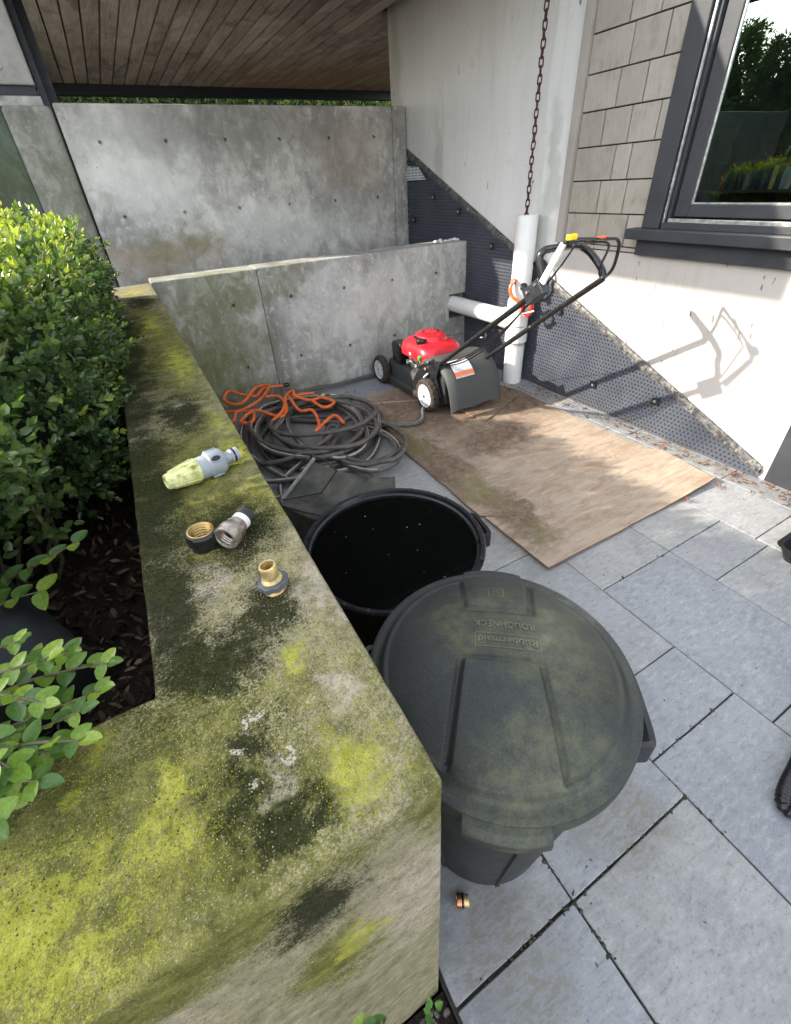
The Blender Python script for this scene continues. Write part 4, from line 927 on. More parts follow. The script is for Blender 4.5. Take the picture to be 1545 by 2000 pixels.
orange('coil', [(0.80, 3.24, .20), (0.80, 3.02, .17), (0.88, 2.96, .17), (0.86, 2.78, .14), (0.80, 2.70, .13), (0.90, 2.76, .15), (1.0, 2.82, .15), (1.02, 2.70, .13)], 0.030)
orange('coil', [(0.82, 3.22, .21), (0.94, 3.24, .19), (1.0, 3.24, .18)], 0.030)
m_brass = simple('dull_brass', (0.42, 0.27, 0.10), 0.35, 0.85, var=0.4, nscale=60)
MB().lathe([(0.016, 0), (0.018, 0.01), (0.018, 0.04), (0.012, 0.05)], 12, axis_mat((0.86, 3.60, .16), (1, -0.1, 0.05))).build('end_fitting', m_blk, oc, smooth=True)
hose('ribbed_hose', [(2.55, 0.02, 0.022), (2.3, 0.06, 0.022), (1.95, 0.12, 0.022), (1.62, 0.08, 0.022), (1.45, 0.03, 0.022), (1.31, -0.004, 0.022), (1.20, -0.022, 0.022), (1.150, -0.045, 0.022), (1.175, -0.085, 0.022), (1.28, -0.11, 0.022), (1.5, -0.13, 0.022), (1.8, -0.22, 0.022), (2.05, -0.40, 0.022), (2.3, -0.75, 0.022)], 0.017, [m_blk, m_blk], 'black ribbed hose curling at the right edge of the patio', stripe=False, rings=0.012)
tr = MB(); tr.loft([rrect(2.45, 0.30, 0.0, 0.22, 0.17, 0.03), rrect(2.45, 0.30, 0.075, 0.25, 0.20, 0.04), rrect(2.45, 0.30, 0.08, 0.26, 0.21, 0.04), rrect(2.45, 0.30, 0.075, 0.24, 0.19, 0.04), rrect(2.45, 0.30, 0.015, 0.21, 0.16, 0.03)])
tag(tr.build('plastic_tray', m_blk, org=(2.45, 0.30, 0), smooth=True), 'black plastic tray whose corner shows at the right edge of the picture', 'tray')
bh = thing('black_hose_coil', 'coil of black hose hung behind the white downpipe', 'hose', (2.80, 2.72, 0.6))
for k, (r, dx) in enumerate(((0.135, 0.0), (0.128, 0.018))):
    MB().tube([(2.785 - dx, 2.72 + r * 0.75 * math.cos(a), 0.86 + r * math.sin(a)) for a in (2 * math.pi * j / 28 for j in range(28))], 0.010, 7, closed=True).build('coil', m_blk, bh, smooth=True)
hk = thing('orange_hose_reel', 'small orange and red hose valve hanging on the white downpipe', 'hose valve', (2.62, 2.75, 0.7))
MB().tube(smoothpath([(2.625, 2.83, 0.845), (2.60, 2.83, 0.80), (2.605, 2.80, 0.74), (2.64, 2.74, 0.70)], 5), 0.014, 8).build('handle', m_orange, hk, smooth=True)
MB().lathe([(0.020, -0.012), (0.024, 0), (0.020, 0.014)], 12, axis_mat((2.625, 2.825, 0.85), (-1, -0.3, 0.3))).build('handle_knob', simple('red_orange_plastic', (0.60, 0.06, 0.02), 0.35), hk, smooth=True)
MB().lathe([(0.026, -0.02), (0.028, -0.015), (0.028, 0.012), (0.018, 0.018)], 14, axis_mat((2.635, 2.72, 0.82), (-0.5, -0.6, 0.5))).build('black_knob', m_blk, hk, smooth=True)
m_red2 = simple('red_coil_plastic', (0.62, 0.045, 0.025), 0.35)
for k in range(3):
    MB().tube([(2.645 + 0.012 * k, 2.68 + 0.05 * math.cos(a), 0.665 + 0.06 * math.sin(a)) for a in (2 * math.pi * j / 20 for j in range(20))], 0.008, 6, closed=True).build('red_coil', m_red2, hk, smooth=True)
MB().lathe([(0.010, 0), (0.010, 0.10), (0.006, 0.11)], 10, axis_mat((2.64, 2.70, 0.62), (0.1, -0.9, 0.35))).build('metal_stem', m_alu, hk, smooth=True)

# ------------------------------------------------------------------ lawn mower (front towards the retaining wall)
mow = thing('lawn_mower', 'red and black walk-behind lawn mower parked against the concrete wall', 'lawn mower', (2.0, 3.0, 0.015))
m_deck = plastic('mower_deck_plastic', (0.032, 0.033, 0.034), (0.070, 0.069, 0.064), (0.05, 0.05, 0.03), 0.5)
m_guard = plastic('rear_guard_rubber', (0.050, 0.052, 0.050), (0.085, 0.087, 0.080), (0.07, 0.07, 0.05), 0.45)
m_red = simple('red_engine_cover', (0.58, 0.012, 0.022), 0.32, var=0.15, nscale=8, spec=0.5)
m_tyre = simple('muddy_tyre', (0.042, 0.032, 0.024), 0.9, var=0.6, nscale=40, bump=0.7, bscale=120)
m_rim = simple('grey_wheel_rim', (0.58, 0.58, 0.58), 0.4, var=0.10, nscale=14)
m_chrome = simple('engine_metal', (0.50, 0.50, 0.48), 0.3, 0.9, var=0.4, nscale=60)
m_tube = simple('black_handle_tube', (0.012, 0.012, 0.013), 0.30, var=0.3, nscale=20, spec=0.5)
GZ = 0.018
def wheel(x, y, r, side):
    w = 0.062; s = side; c = (x + s * w / 2, y, GZ + r)
    t = MB(); ax = axis_mat(c, (-s, 0, 0)); h = w / 2; n = 72
    prof = [(r * 0.72, -h), (r * 0.92, -h), (r * 0.985, -h * 0.72), (r, -h * 0.3), (r, h * 0.3), (r * 0.985, h * 0.72), (r * 0.92, h), (r * 0.72, h)]
    rings = []
    for i, (pr, pz) in enumerate(prof):
        rings.append([ax @ Vector(((pr + (0.0045 if (j // 2) % 2 == (i > 3) and 1 < i < 6 else 0)) * math.cos(2 * math.pi * j / n), (pr + (0.0045 if (j // 2) % 2 == (i > 3) and 1 < i < 6 else 0)) * math.sin(2 * math.pi * j / n), pz)) for j in range(n)])
    t.loft(rings, False, False)
    wo = MB().lathe([(r * 0.45, -h * 0.6), (r * 0.73, -h * 0.6), (r * 0.73, h * 0.5)], 28, ax).build('wheel', m_tyre, mow, smooth=True)
    t.build('tyre', m_tyre, wo)
    MB().lathe([(r * 0.74, h * 0.75), (r * 0.745, h * 0.92), (r * 0.70, h * 1.0), (r * 0.66, h * 0.82), (r * 0.40, h * 0.80), (r * 0.26, h * 1.0), (r * 0.10, h * 1.02), (0.001, h * 1.02)], 36, ax, False, True).build('rim', m_rim, wo, smooth=True)
    for k in range(5):
        a = 2 * math.pi * k / 5 + 0.3
        M = ax @ Matrix.Rotation(a, 4, 'Z') @ Matrix.Translation((r * 0.52, 0, h * 0.84))
        MB().box(-r * 0.09, r * 0.10, -r * 0.055, r * 0.055, -0.004, 0.0015, M).build('rim_slot', simple('rim_slot_grey', (0.26, 0.26, 0.26), 0.6) if 'rim_slot_grey' not in bpy.data.materials else bpy.data.materials['rim_slot_grey'], wo)
    MB().lathe([(r * 0.13, h * 1.02), (r * 0.13, h * 1.12), (r * 0.07, h * 1.2)], 6, ax).build('axle_nut', m_chrome, wo)
wheel(1.72, 3.50, 0.118, 1); wheel(1.72, 2.735, 0.128, 1); wheel(2.30, 3.50, 0.118, -1); wheel(2.30, 2.735, 0.128, -1)
d = MB(); cy = 3.16; cx = 2.01
d.loft([rrect(cx, cy, 0.040, 0.225, 0.455, 0.17, 9), rrect(cx, cy, 0.040, 0.242, 0.465, 0.19, 9), rrect(cx, cy, 0.085, 0.246, 0.465, 0.19, 9), rrect(cx, cy, 0.100, 0.222, 0.445, 0.18, 9), rrect(cx, cy, 0.150, 0.212, 0.42, 0.17, 9), rrect(cx, cy, 0.205, 0.208, 0.40, 0.16, 9), rrect(cx, cy, 0.232, 0.185, 0.375, 0.15, 9), rrect(cx, cy, 0.240, 0.15, 0.33, 0.14, 9)])
d.build('deck', m_deck, mow, smooth=True)
d = MB(); d.prism([(2.60, 0.16), (2.98, 0.10), (3.02, 0.15), (2.95, 0.25), (2.86, 0.335), (2.70, 0.44), (2.62, 0.40), (2.66, 0.30)], 0, 1.783, 1.792); d.build('side_bracket', m_tube, mow, bevel=0.002)
d = MB(); d.prism([(2.58, 0.36), (2.86, 0.18), (2.90, 0.26), (2.62, 0.47)], 0, 2.205, 2.214); d.build('side_bracket', m_tube, mow, bevel=0.002)
# rear guard: curved flap
prof = [(2.86, 0.40), (2.76, 0.425), (2.68, 0.42), (2.60, 0.395), (2.54, 0.35), (2.50, 0.29), (2.475, 0.22), (2.46, 0.15), (2.45, 0.10)]
gm = MB(); rings = []
xs = [1.802, 1.806, 1.82, 1.85] + list(np.linspace(1.90, 2.20, 9)) + [2.235, 2.258, 2.268, 2.272]
for x in xs:
    e = max(0, (1.85 - x) / 0.05, (x - 2.235) / 0.04); sh = 0.03 * min(1, e) ** 2
    wav = 0.004 * math.sin((x - 1.8) * 26)
    ring = [(x, y + sh * 0.8, z - sh + (wav if i >= 7 else 0) * (i - 6)) for i, (y, z) in enumerate(prof)]
    ring += [(x, y + 0.02 + sh * .5, max(0.05, z - 0.014 - sh)) for (y, z) in prof[::-1][:-1]] + [(x, 2.86, 0.38 - sh)]
    rings.append(ring)
gm.loft(rings); gm.build('rear_guard', m_guard, mow, smooth=True)
gm = MB(); gm.prism([(2.58, 0.10), (2.84, 0.12), (2.84, 0.39), (2.70, 0.40), (2.60, 0.36)], 0, 1.815, 2.255); gm.build('discharge_chute', m_deck, mow, bevel=0.01)
g = G('warning_label', 0.5); p = g.pos()
v = g.vm('DOT_PRODUCT', p, (0.0, -0.80, 0.6)); ln = g.ma('FRACT', g.ma('MULTIPLY', v, 75.0)); tx = g.noise(g.vec(p, (90, 30, 30)), 1.0, 2)
col = g.mix(g.ma('MULTIPLY', g.mr(ln, 0.45, 0.55), g.mr(tx, 0.45, 0.52, 0, 0.6)), (0.72, 0.73, 0.74), (0.30, 0.40, 0.52))
f2 = g.ma('FRACT', g.ma('MULTIPLY', v, 26.0)); col = g.mix(g.mr(f2, 0.80, 0.84), col, (0.75, 0.22, 0.10)); g.col(col)
lb = [(2.638, 0.4135), (2.597, 0.4015), (2.566, 0.379), (2.535, 0.3555), (2.512, 0.320)]
MB().add([(x, y - 0.002, z + 0.0015) for y, z in lb for x in (1.862, 2.03)], [(2 * k, 2 * k + 1, 2 * k + 3, 2 * k + 2) for k in range(4)]).build('warning_label', g.m, mow)
# engine
EX0, EY0 = 1.985, 3.04
MB().loft([rrect(EX0, EY0, 0.235, 0.12, 0.14, 0.05), rrect(EX0, EY0, 0.36, 0.12, 0.14, 0.05)]).build('engine_block', simple('dark_engine', (0.03, 0.03, 0.03), 0.5, 0.4, var=.4), mow, bevel=0.01)
for k in range(7): MB().box(EX0 - 0.145, EX0 - 0.12, EY0 - 0.03 + 0.0, EY0 + 0.09, 0.245 + 0.014 * k, 0.250 + 0.014 * k).build('cooling_fin', m_chrome, mow)
MB().lathe([(0.022, 0), (0.026, 0.01), (0.026, 0.05), (0.018, 0.06), (0.018, 0.075)], 14, axis_mat((EX0 - 0.12, EY0 + 0.05, 0.30), (-1, 0.1, 0.1))).build('carburettor', m_chrome, mow, smooth=True)
MB().lathe([(0.018, 0), (0.018, 0.05), (0.012, 0.06)], 12, axis_mat((EX0 - 0.13, EY0 - 0.05, 0.285), (-1, -0.2, 0.3))).build('fuel_bowl', m_chrome, mow, smooth=True)
MB().tube(smoothpath([(1.83, 3.12, 0.33), (1.81, 3.05, 0.30), (1.82, 2.95, 0.31), (1.80, 2.88, 0.35)], 5), 0.004, 6).build('fuel_line', m_chrome, mow, smooth=True)
cvr = MB()
cvr.loft([rrect(EX0, EY0, 0.345, 0.165, 0.205, 0.07, 8), rrect(EX0, EY0, 0.352, 0.185, 0.225, 0.08, 8), rrect(EX0, EY0, 0.395, 0.188, 0.228, 0.09, 8), rrect(EX0, EY0, 0.440, 0.178, 0.216, 0.10, 8), rrect(EX0, EY0, 0.468, 0.150, 0.190, 0.10, 8), rrect(EX0 + 0.01, EY0 + 0.015, 0.476, 0.12, 0.14, 0.115, 8), rrect(EX0 + 0.01, EY0 + 0.015, 0.505, 0.112, 0.125, 0.11, 8), rrect(EX0 + 0.01, EY0 + 0.015, 0.522, 0.09, 0.10, 0.09, 8), rrect(EX0 + 0.01, EY0 + 0.015, 0.528, 0.05, 0.055, 0.05, 8)])
CV = cvr.build('engine_cover', m_red, mow, smooth=True)
m_slot = simple('dark_grille_slot', (0.012, 0.006, 0.006), 0.8)
for ring_r, zz, n, ln in ((0.066, 0.5265, 14, 0.028), (0.100, 0.514, 26, 0.014)):
    for k in range(n):
        a = 2 * math.pi * k / n; c = Vector((EX0 + 0.01 + ring_r * math.cos(a), EY0 + 0.015 + ring_r * 1.08 * math.sin(a), zz))
        M = Matrix.Translation(c) @ Matrix.Rotation(a, 4, 'Z') @ Matrix.Rotation(0.45 if zz < .52 else 0.22, 4, 'Y')
        MB().box(-ln / 2, ln / 2, -0.0035, 0.0035, -0.006, 0.0022, M).build('grille_slot', m_slot, CV)
for k in range(9):
    y = EY0 - 0.10 + 0.028 * k; MB().box(EX0 - 0.1165, EX0 - 0.10, y - 0.009, y + 0.009, 0.482, 0.498).build('grille_slot', m_slot, CV) if abs(y - EY0 - 0.015) < 0.07 else None
MB().lathe([(0.030, 0.0), (0.030, 0.012), (0.040, 0.014), (0.042, 0.020), (0.042, 0.042), (0.038, 0.050), (0.001, 0.052)], 24, Matrix.Translation((EX0 - 0.118, EY0 - 0.045, 0.452))).build('fuel_cap', m_blk, mow, smooth=True)
MB().loft([rrect(1.845, 3.30, 0.235, 0.035, 0.060, 0.015), rrect(1.845, 3.30, 0.245, 0.045, 0.070, 0.02), rrect(1.842, 3.29, 0.395, 0.052, 0.082, 0.02), rrect(1.842, 3.29, 0.418, 0.042, 0.068, 0.02)]).build('air_filter_box', m_tube, mow, smooth=True)
MB().lathe([(0.008, 0), (0.008, 0.03), (0.014, 0.034), (0.017, 0.045), (0.013, 0.058), (0.001, 0.062)], 14, axis_mat((1.80, 2.905, 0.345), (-0.2, -0.1, 1))).build('fuel_valve', simple('green_knob', (0.03, 0.42, 0.10), 0.4), mow, smooth=True)
for (x, y, z) in ((1.778, 2.80, 0.335), (1.778, 2.74, 0.255), (1.778, 2.83, 0.20), (1.775, 2.76, 0.40)):
    MB().lathe([(0.013, 0), (0.013, 0.006), (0.009, 0.012)], 10, axis_mat((x, y, z), (-1, 0, 0))).build('bolt', m_chrome, mow, smooth=True)
MB().box(-0.008, 0.008, -0.035, 0.035, -0.006, 0.006, Matrix.Translation((1.765, 2.775, 0.29)) @ Matrix.Rotation(-0.7, 4, 'X')).build('fold_lever', simple('white_lever', (0.7, 0.7, 0.68), 0.4), mow, bevel=0.003)
# handle bars
HL = [(1.80, 2.86, 0.245), (1.80, 2.70, 0.36), (1.80, 2.60, 0.435), (1.80, 2.2, 0.725), (1.80, 1.80, 1.012)]
MB().tube(smoothpath(HL, 4), 0.0165, 12).build('handle_tube', m_tube, mow, smooth=True)
MB().tube(smoothpath([(2.20, 2.74, 0.285), (2.20, 2.507, 0.452), (2.20, 2.2, 0.682), (2.20, 1.69, 1.06)], 5), 0.0165, 12).build('handle_tube', m_tube, mow, smooth=True)
MB().tube(smoothpath([(1.80, 1.82, 1.00), (1.80, 1.755, 1.055), (1.80, 1.742, 1.12), (1.80, 1.768, 1.195), (1.812, 1.765, 1.222), (1.85, 1.765, 1.232), (1.98, 1.785, 1.228), (2.12, 1.825, 1.214), (2.165, 1.825, 1.205), (2.20, 1.79, 1.170), (2.205, 1.715, 1.105), (2.20, 1.69, 1.06)], 6), 0.0185, 12).build('grip_bar', m_tube, mow, smooth=True)
MB().tube(smoothpath([(1.785, 1.735, 1.065), (1.785, 1.70, 1.12), (1.785, 1.62, 1.262), (1.80, 1.606, 1.280), (1.84, 1.608, 1.284), (2.0, 1.628, 1.270), (2.16, 1.652, 1.254), (2.205, 1.655, 1.246), (2.222, 1.650, 1.215), (2.222, 1.655, 1.13), (2.215, 1.672, 1.085), (2.20, 1.69, 1.072)], 6), 0.0085, 8).build('control_bail', m_tube, mow, smooth=True)
MB().tube(smoothpath([(1.82, 1.735, 1.06), (1.83, 1.705, 1.11), (1.86, 1.665, 1.19), (1.875, 1.645, 1.235), (1.89, 1.632, 1.262), (2.0, 1.642, 1.255), (2.15, 1.668, 1.236), (2.17, 1.672, 1.20), (2.165, 1.69, 1.14), (2.175, 1.70, 1.09), (2.195, 1.695, 1.065)], 6), 0.0065, 8).build('drive_bail', m_tube, mow, smooth=True)
lv = MB(); a = Vector((1.772, 1.705, 1.095)); b = Vector((1.780, 1.612, 1.272)); t = (b - a).normalized(); s = Vector((1, 0, 0)); nrm = t.cross(s).normalized()
lv.loft([[a + s * -0.008 + nrm * -0.017, a + s * 0.008 + nrm * -0.017, a + s * 0.008 + nrm * 0.017, a + s * -0.008 + nrm * 0.017], [b + s * -0.008 + nrm * -0.014, b + s * 0.008 + nrm * -0.014, b + s * 0.008 + nrm * 0.014, b + s * -0.008 + nrm * 0.014]])
lv.build('silver_lever', simple('silver_lever_paint', (0.75, 0.74, 0.72), 0.35), mow, bevel=0.003)
MB().box(-0.026, 0.026, -0.013, 0.013, -0.010, 0.013, Matrix.Translation((1.812, 1.598, 1.296)) @ Matrix.Rotation(0.1, 4, 'Z')).build('yellow_button', simple('yellow_plastic', (0.80, 0.55, 0.01), 0.4), mow, bevel=0.004)
MB().box(1.795, 1.90, 1.595, 1.625, 1.268, 1.284).build('lever_hub', m_tube, mow, bevel=0.005)
MB().box(2.005, 2.085, 1.6275, 1.648, 1.267, 1.2755).build('warning_sticker', simple('orange_sticker', (0.75, 0.10, 0.04), 0.5), mow)
M = Matrix.Translation((1.795, 1.765, 1.045)) @ Matrix.Rotation(-0.64, 4, 'X')
MB().box(-0.026, 0.026, -0.065, 0.065, -0.045, 0.040, M).build('control_box', simple('dark_control_box', (0.035, 0.038, 0.042), 0.35, 0.4), mow, bevel=0.006)
for q in ((-0.028, 0.03, 0.012), (-0.028, -0.035, 0.018)):
    MB().lathe([(0.009, 0), (0.008, 0.006)], 10, axis_mat(M @ Vector(q), (-1, 0, 0))).build('bolt', m_chrome, mow, smooth=True)
MB().lathe([(0.008, 0), (0.008, 0.005)], 10, axis_mat((2.183, 2.16, 0.715), (-1, 0, 0))).build('bolt', m_chrome, mow, smooth=True)
for k, (dx, sag) in enumerate(((0.012, 0.05), (0.022, 0.035), (0.002, 0.07))):
    MB().tube(smoothpath([(1.81 + dx, 1.80, 1.0), (1.815 + dx, 2.05, 0.80 - sag), (1.82 + dx, 2.35, 0.59 - sag * 1.1), (1.83 + dx, 2.62, 0.42 - sag * .3), (1.84, 2.84, 0.36), (1.86, 2.96, 0.35)], 5), 0.0042, 6).build('control_cable', m_blk, mow, smooth=True)
MB().tube([(2.05, 2.95, 0.50), (2.12, 2.6, 0.60), (2.19, 2.22, 0.70)], 0.002, 5).build('starter_rope', m_blk, mow)
MB().tube(smoothpath([(1.83, 2.18, 0.735), (1.845, 2.2, 0.70), (1.84, 2.24, 0.69)], 4), 0.006, 6).build('cable_clip', m_chrome, mow, smooth=True)

n_ = 260; P_ = np.column_stack([NP.uniform(1.82, 2.2, n_), NP.uniform(2.82, 3.56, n_), np.full(n_, 0.2425)]); D_ = unit(n_); D_[:, 2] *= 0.2; L_ = NP.uniform(0.004, 0.016, n_)
tag(link('grass_clippings', leaf_mesh('grass_clippings', P_, D_, unit(n_) * .4 + np.array([0, 0, 1.0]), L_, L_ * 0.2, NP.random(n_), leaf_mat('dry_clipping', (0.10, 0.08, 0.04), (0.20, 0.17, 0.08), (0.30, 0.27, 0.14), 0.1, 0.8, 0.2), off=wl(mow)), mow), kind='stuff')
MB().box(EX0 - 0.1895, EX0 - 0.186, EY0 + 0.005, EY0 + 0.030, 0.372, 0.392).build('maker_decal', simple('white_decal', (0.7, 0.7, 0.68), 0.5), CV)
MB().loft([rrect(EX0, EY0, 0.3985, 0.1888, 0.2288, 0.09, 8), rrect(EX0, EY0, 0.4015, 0.1884, 0.2284, 0.09, 8)], False, False).build('cover_seam', m_slot, CV)
# ------------------------------------------------------------------ brass fittings and nozzle on the wall
m_grey = simple('grey_nozzle_plastic', (0.24, 0.26, 0.27), 0.45, var=0.12, nscale=40)
g = G('stained_yellow_plastic', 0.5); n_ = g.noise(g.pos(), 70, 5, 0.7); n2_ = g.noise(g.pos(), 22, 4)
g.col(g.mix(g.mr(n_, 0.50, 0.66, 0, 0.9), g.ramp(n2_, [(0.3, (0.46, 0.49, 0.16)), (0.7, (0.62, 0.62, 0.32))]), (0.16, 0.13, 0.02))); m_yel = g.m
na = Vector((-0.062, 0.848, T + 0.0275)); nb = Vector((0.078, 0.888, T + 0.024)); nd = (nb - na).normalized()
noz = thing('spray_nozzle', 'grey and yellow-green garden hose nozzle lying on the mossy wall', 'hose nozzle', (0.01, 0.86, T))
A = axis_mat(na, nd)
MB().lathe([(0.010, 0.004), (0.0125, 0.0), (0.0155, 0.002), (0.0225, 0.040), (0.0255, 0.062), (0.0235, 0.066)], 22, A).build('tip_sleeve', m_yel, noz, smooth=True)
for k in range(7):
    a = 2 * math.pi * k / 7
    MB().loft([[A @ Vector((math.cos(a + w) * r, math.sin(a + w) * r, z)) for w, r in ((-0.10, rr - .001), (-0.05, rr + 0.0018), (0.05, rr + 0.0018), (0.10, rr - .001))] for z, rr in ((0.012, 0.0172), (0.060, 0.0250))]).build('grip_rib', m_yel, noz)
NB = MB().lathe([(0.0225, 0.064), (0.0235, 0.066), (0.0240, 0.085), (0.0275, 0.088), (0.0280, 0.112), (0.0240, 0.119), (0.014, 0.123)], 26, A).build('body', m_grey, noz, smooth=True)
for aa, zz in ((2.4, 0.099), (1.2, 0.100), (0.0, 0.099), (-2.2, 0.099)):
    c = A @ Matrix.Rotation(aa, 4, 'Z') @ Matrix.Translation((0.0283, 0, zz)) @ Matrix.Rotation(math.pi / 2, 4, 'Y') @ Matrix.Diagonal((1.35, 0.75, 1, 1))
    MB().lathe([(0.0098, -0.002), (0.0095, 0.0014), (0.008, 0.0016)], 18, c).build('finger_ring', m_grey, NB, smooth=True)
    MB().lathe([(0.0074, 0.001), (0.0072, 0.0021)], 18, c).build('dark_inset', m_blk, NB, smooth=True)
MB().lathe([(0.0135, 0.120), (0.0125, 0.124), (0.0125, 0.135), (0.0148, 0.137), (0.0148, 0.141), (0.0120, 0.142), (0.0120, 0.145), (0.0150, 0.1455), (0.0150, 0.153), (0.009, 0.154)], 20, A).build('spigot', m_grey, noz, smooth=True)
MB().lathe([(0.0150, 0.1415), (0.0152, 0.1453)], 20, A).build('o_ring', m_blk, noz, smooth=True)

m_steelb = simple('tarnished_fitting', (0.36, 0.31, 0.26), 0.38, 0.8, var=0.45, nscale=80)
def thread(r, z0, z1, k, amp=0.0012):
    out = []
    for i in range(k * 2 + 1): out.append((r + (amp if i % 2 else -amp), z0 + (z1 - z0) * i / (k * 2)))
    return out
f1 = thing('hose_coupling', 'black octagonal hose coupling with brass thread inside, leaning on the metal adapter', 'hose fitting', (-0.030, 0.645, T))
A = axis_mat((-0.028, 0.648, T + 0.001), (0.04, -0.03, 1))
MB().lathe([(0.0205, 0.0), (0.0215, 0.002), (0.0215, 0.008), (0.0225, 0.010), (0.0255, 0.012), (0.0262, 0.030), (0.0245, 0.034)] + [(0.0205, 0.0345), (0.0200, 0.028), (0.0195, 0.006), (0.001, 0.006)], 10, A, True, False).build('collar', m_blk, f1, bevel=0.0015)
MB().lathe([(0.0206, 0.030), (0.0212, 0.0352), (0.0192, 0.0355)] + thread(0.0182, 0.033, 0.006, 5), 28, A, False, False).build('brass_insert', m_brass, f1, smooth=True)
f2 = thing('metal_hose_adapter', 'tarnished metal hose adapter lying with its open threaded end to the front', 'hose fitting', (0.015, 0.64, T))
A = axis_mat((0.004, 0.618, T + 0.0225), (0.72, 0.70, 0.02))
MB().lathe([(0.0165, 0.012), (0.0165, 0.004), (0.0180, 0.0), (0.0215, 0.0005), (0.0222, 0.004), (0.0215, 0.008), (0.0222, 0.011), (0.0218, 0.020), (0.0195, 0.024), (0.0190, 0.032), (0.0150, 0.036), (0.0150, 0.046), (0.001, 0.046)], 30, A, False, True).build('socket', m_steelb, f2, smooth=True)
MB().lathe(thread(0.0162, 0.003, 0.020, 4) + [(0.010, 0.021), (0.010, 0.030), (0.001, 0.030)], 28, A, False, True).build('inner_thread', m_steelb, f2, smooth=True)
MB().lathe([(0.0125, 0.016), (0.0125, 0.0215), (0.008, 0.0215), (0.0075, 0.03)], 24, A, False, False).build('washer', m_blk, f2, smooth=True)
MB().lathe([(0.0160, 0.040), (0.0163, 0.050), (0.001, 0.050)], 26, A).build('white_ring', simple('off_white_ring', (0.6, 0.58, 0.52), 0.5), f2, smooth=True)
MB().lathe([(0.0160, 0.0503)] + thread(0.0160, 0.051, 0.066, 4, 0.0007) + [(0.012, 0.067)], 26, A).build('grey_end', m_can, f2, smooth=True)
f3 = thing('brass_connector', 'upright brass connector with a dark scalloped collar near the wall edge', 'hose fitting', (0.047, 0.495, T))
A = axis_mat((0.046, 0.492, T), (-0.05, 0.04, 1)); A2 = A
MB().lathe([(0.0145, 0.0)] + thread(0.0168, 0.001, 0.0115, 3, 0.0006) + [(0.0155, 0.012)], 28, A).build('lower_thread', m_brass, f3, smooth=True)
sc = MB(); rg = []
for z, k in ((0.0105, 0.94), (0.0115, 1.0), (0.0195, 1.0), (0.0205, 0.94)):
    rg.append([A @ Vector((k * (0.0215 + 0.0013 * math.cos(8 * a)) * math.cos(a), k * (0.0215 + 0.0013 * math.cos(8 * a)) * math.sin(a), z)) for a in (2 * math.pi * j / 64 for j in range(64))])
sc.loft(rg); sc.build('collar', simple('slate_grey_collar', (0.075, 0.08, 0.085), 0.5), f3, smooth=True)
m_pale = simple('pale_brass', (0.58, 0.44, 0.20), 0.4, 0.6, var=0.45, nscale=70)
MB().lathe([(0.0150, 0.0195), (0.0155, 0.022), (0.0120, 0.026), (0.0120, 0.043), (0.0128, 0.046), (0.0120, 0.048), (0.0095, 0.048), (0.0090, 0.026), (0.001, 0.026)], 28, A, True, False).build('tail_pipe', m_pale, f3, smooth=True)
f4 = thing('copper_fitting', 'small copper hose fitting on the paver below the lidded can', 'hose fitting', (0.252, 0.252, 0.002))
A = axis_mat((0.236, 0.258, 0.018), (0.86, -0.5, 0.0))
MB().lathe([(0.010, 0.008), (0.011, 0.0), (0.0152, 0.0), (0.0158, 0.003), (0.0158, 0.012), (0.012, 0.013)], 24, A).build('nut', simple('copper', (0.50, 0.20, 0.10), 0.3, 0.9, var=.3, nscale=60), f4, smooth=True)
MB().lathe([(0.0155, 0.0132), (0.0165, 0.015), (0.0155, 0.018)], 24, A).build('o_ring', m_blk, f4, smooth=True)
MB().lathe([(0.0125, 0.018), (0.0128, 0.030), (0.0105, 0.031)], 24, A).build('tail', m_pale, f4, smooth=True)

# ------------------------------------------------------------------ boxwood, bed litter, trees
m_box = leaf_mat('boxwood_leaf', (0.030, 0.056, 0.022), (0.110, 0.172, 0.048), (0.44, 0.45, 0.09), 0.34, 0.26, 0.55)
m_twig = simple('twig_bark', (0.12, 0.10, 0.06), 0.85, var=0.4, nscale=40)
def hull(n, lo, hi, rnd_, depth, faces):
    lo = np.array(lo); hi = np.array(hi); c = (lo + hi) / 2; h = (hi - lo) / 2
    areas = {'top': h[0] * h[1], 'right': h[1] * h[2], 'left': h[1] * h[2], 'near': h[0] * h[2], 'far': h[0] * h[2]}
    tot = sum(areas[f] for f in faces); P = []; N = []
    for f in faces:
        k = int(n * areas[f] / tot); u = NP.uniform(-1, 1, (k, 3)); nr = np.zeros((k, 3))
        ax, sg = {'top': (2, 1), 'right': (0, 1), 'left': (0, -1), 'near': (1, -1), 'far': (1, 1)}[f]
        u[:, ax] = sg; P.append(u); N.append(nr)
    u = np.concatenate(P); q = u * h
    inner = np.clip(q, -(h - rnd_), h - rnd_); d = q - inner; ln = np.linalg.norm(d, axis=1)[:, None]; nrm = d / (ln + 1e-9)
    q = inner + nrm * rnd_
    lump = 0.030 * np.sin(q[:, :1] * 9 + 1) * np.sin(q[:, 1:2] * 7.5) + 0.022 * np.sin(q[:, 1:2] * 17 + q[:, 2:3] * 13) + 0.02 * NP.normal(size=(len(q), 1))
    q = q + nrm * (lump - depth * NP.random((len(q), 1)) ** 1.6)
    return q + c, nrm
hed = thing('boxwood_hedge', 'clipped boxwood hedge with sunlit yellow-green top behind the mossy wall', 'hedge', (-0.7, 2.3, 0.72))
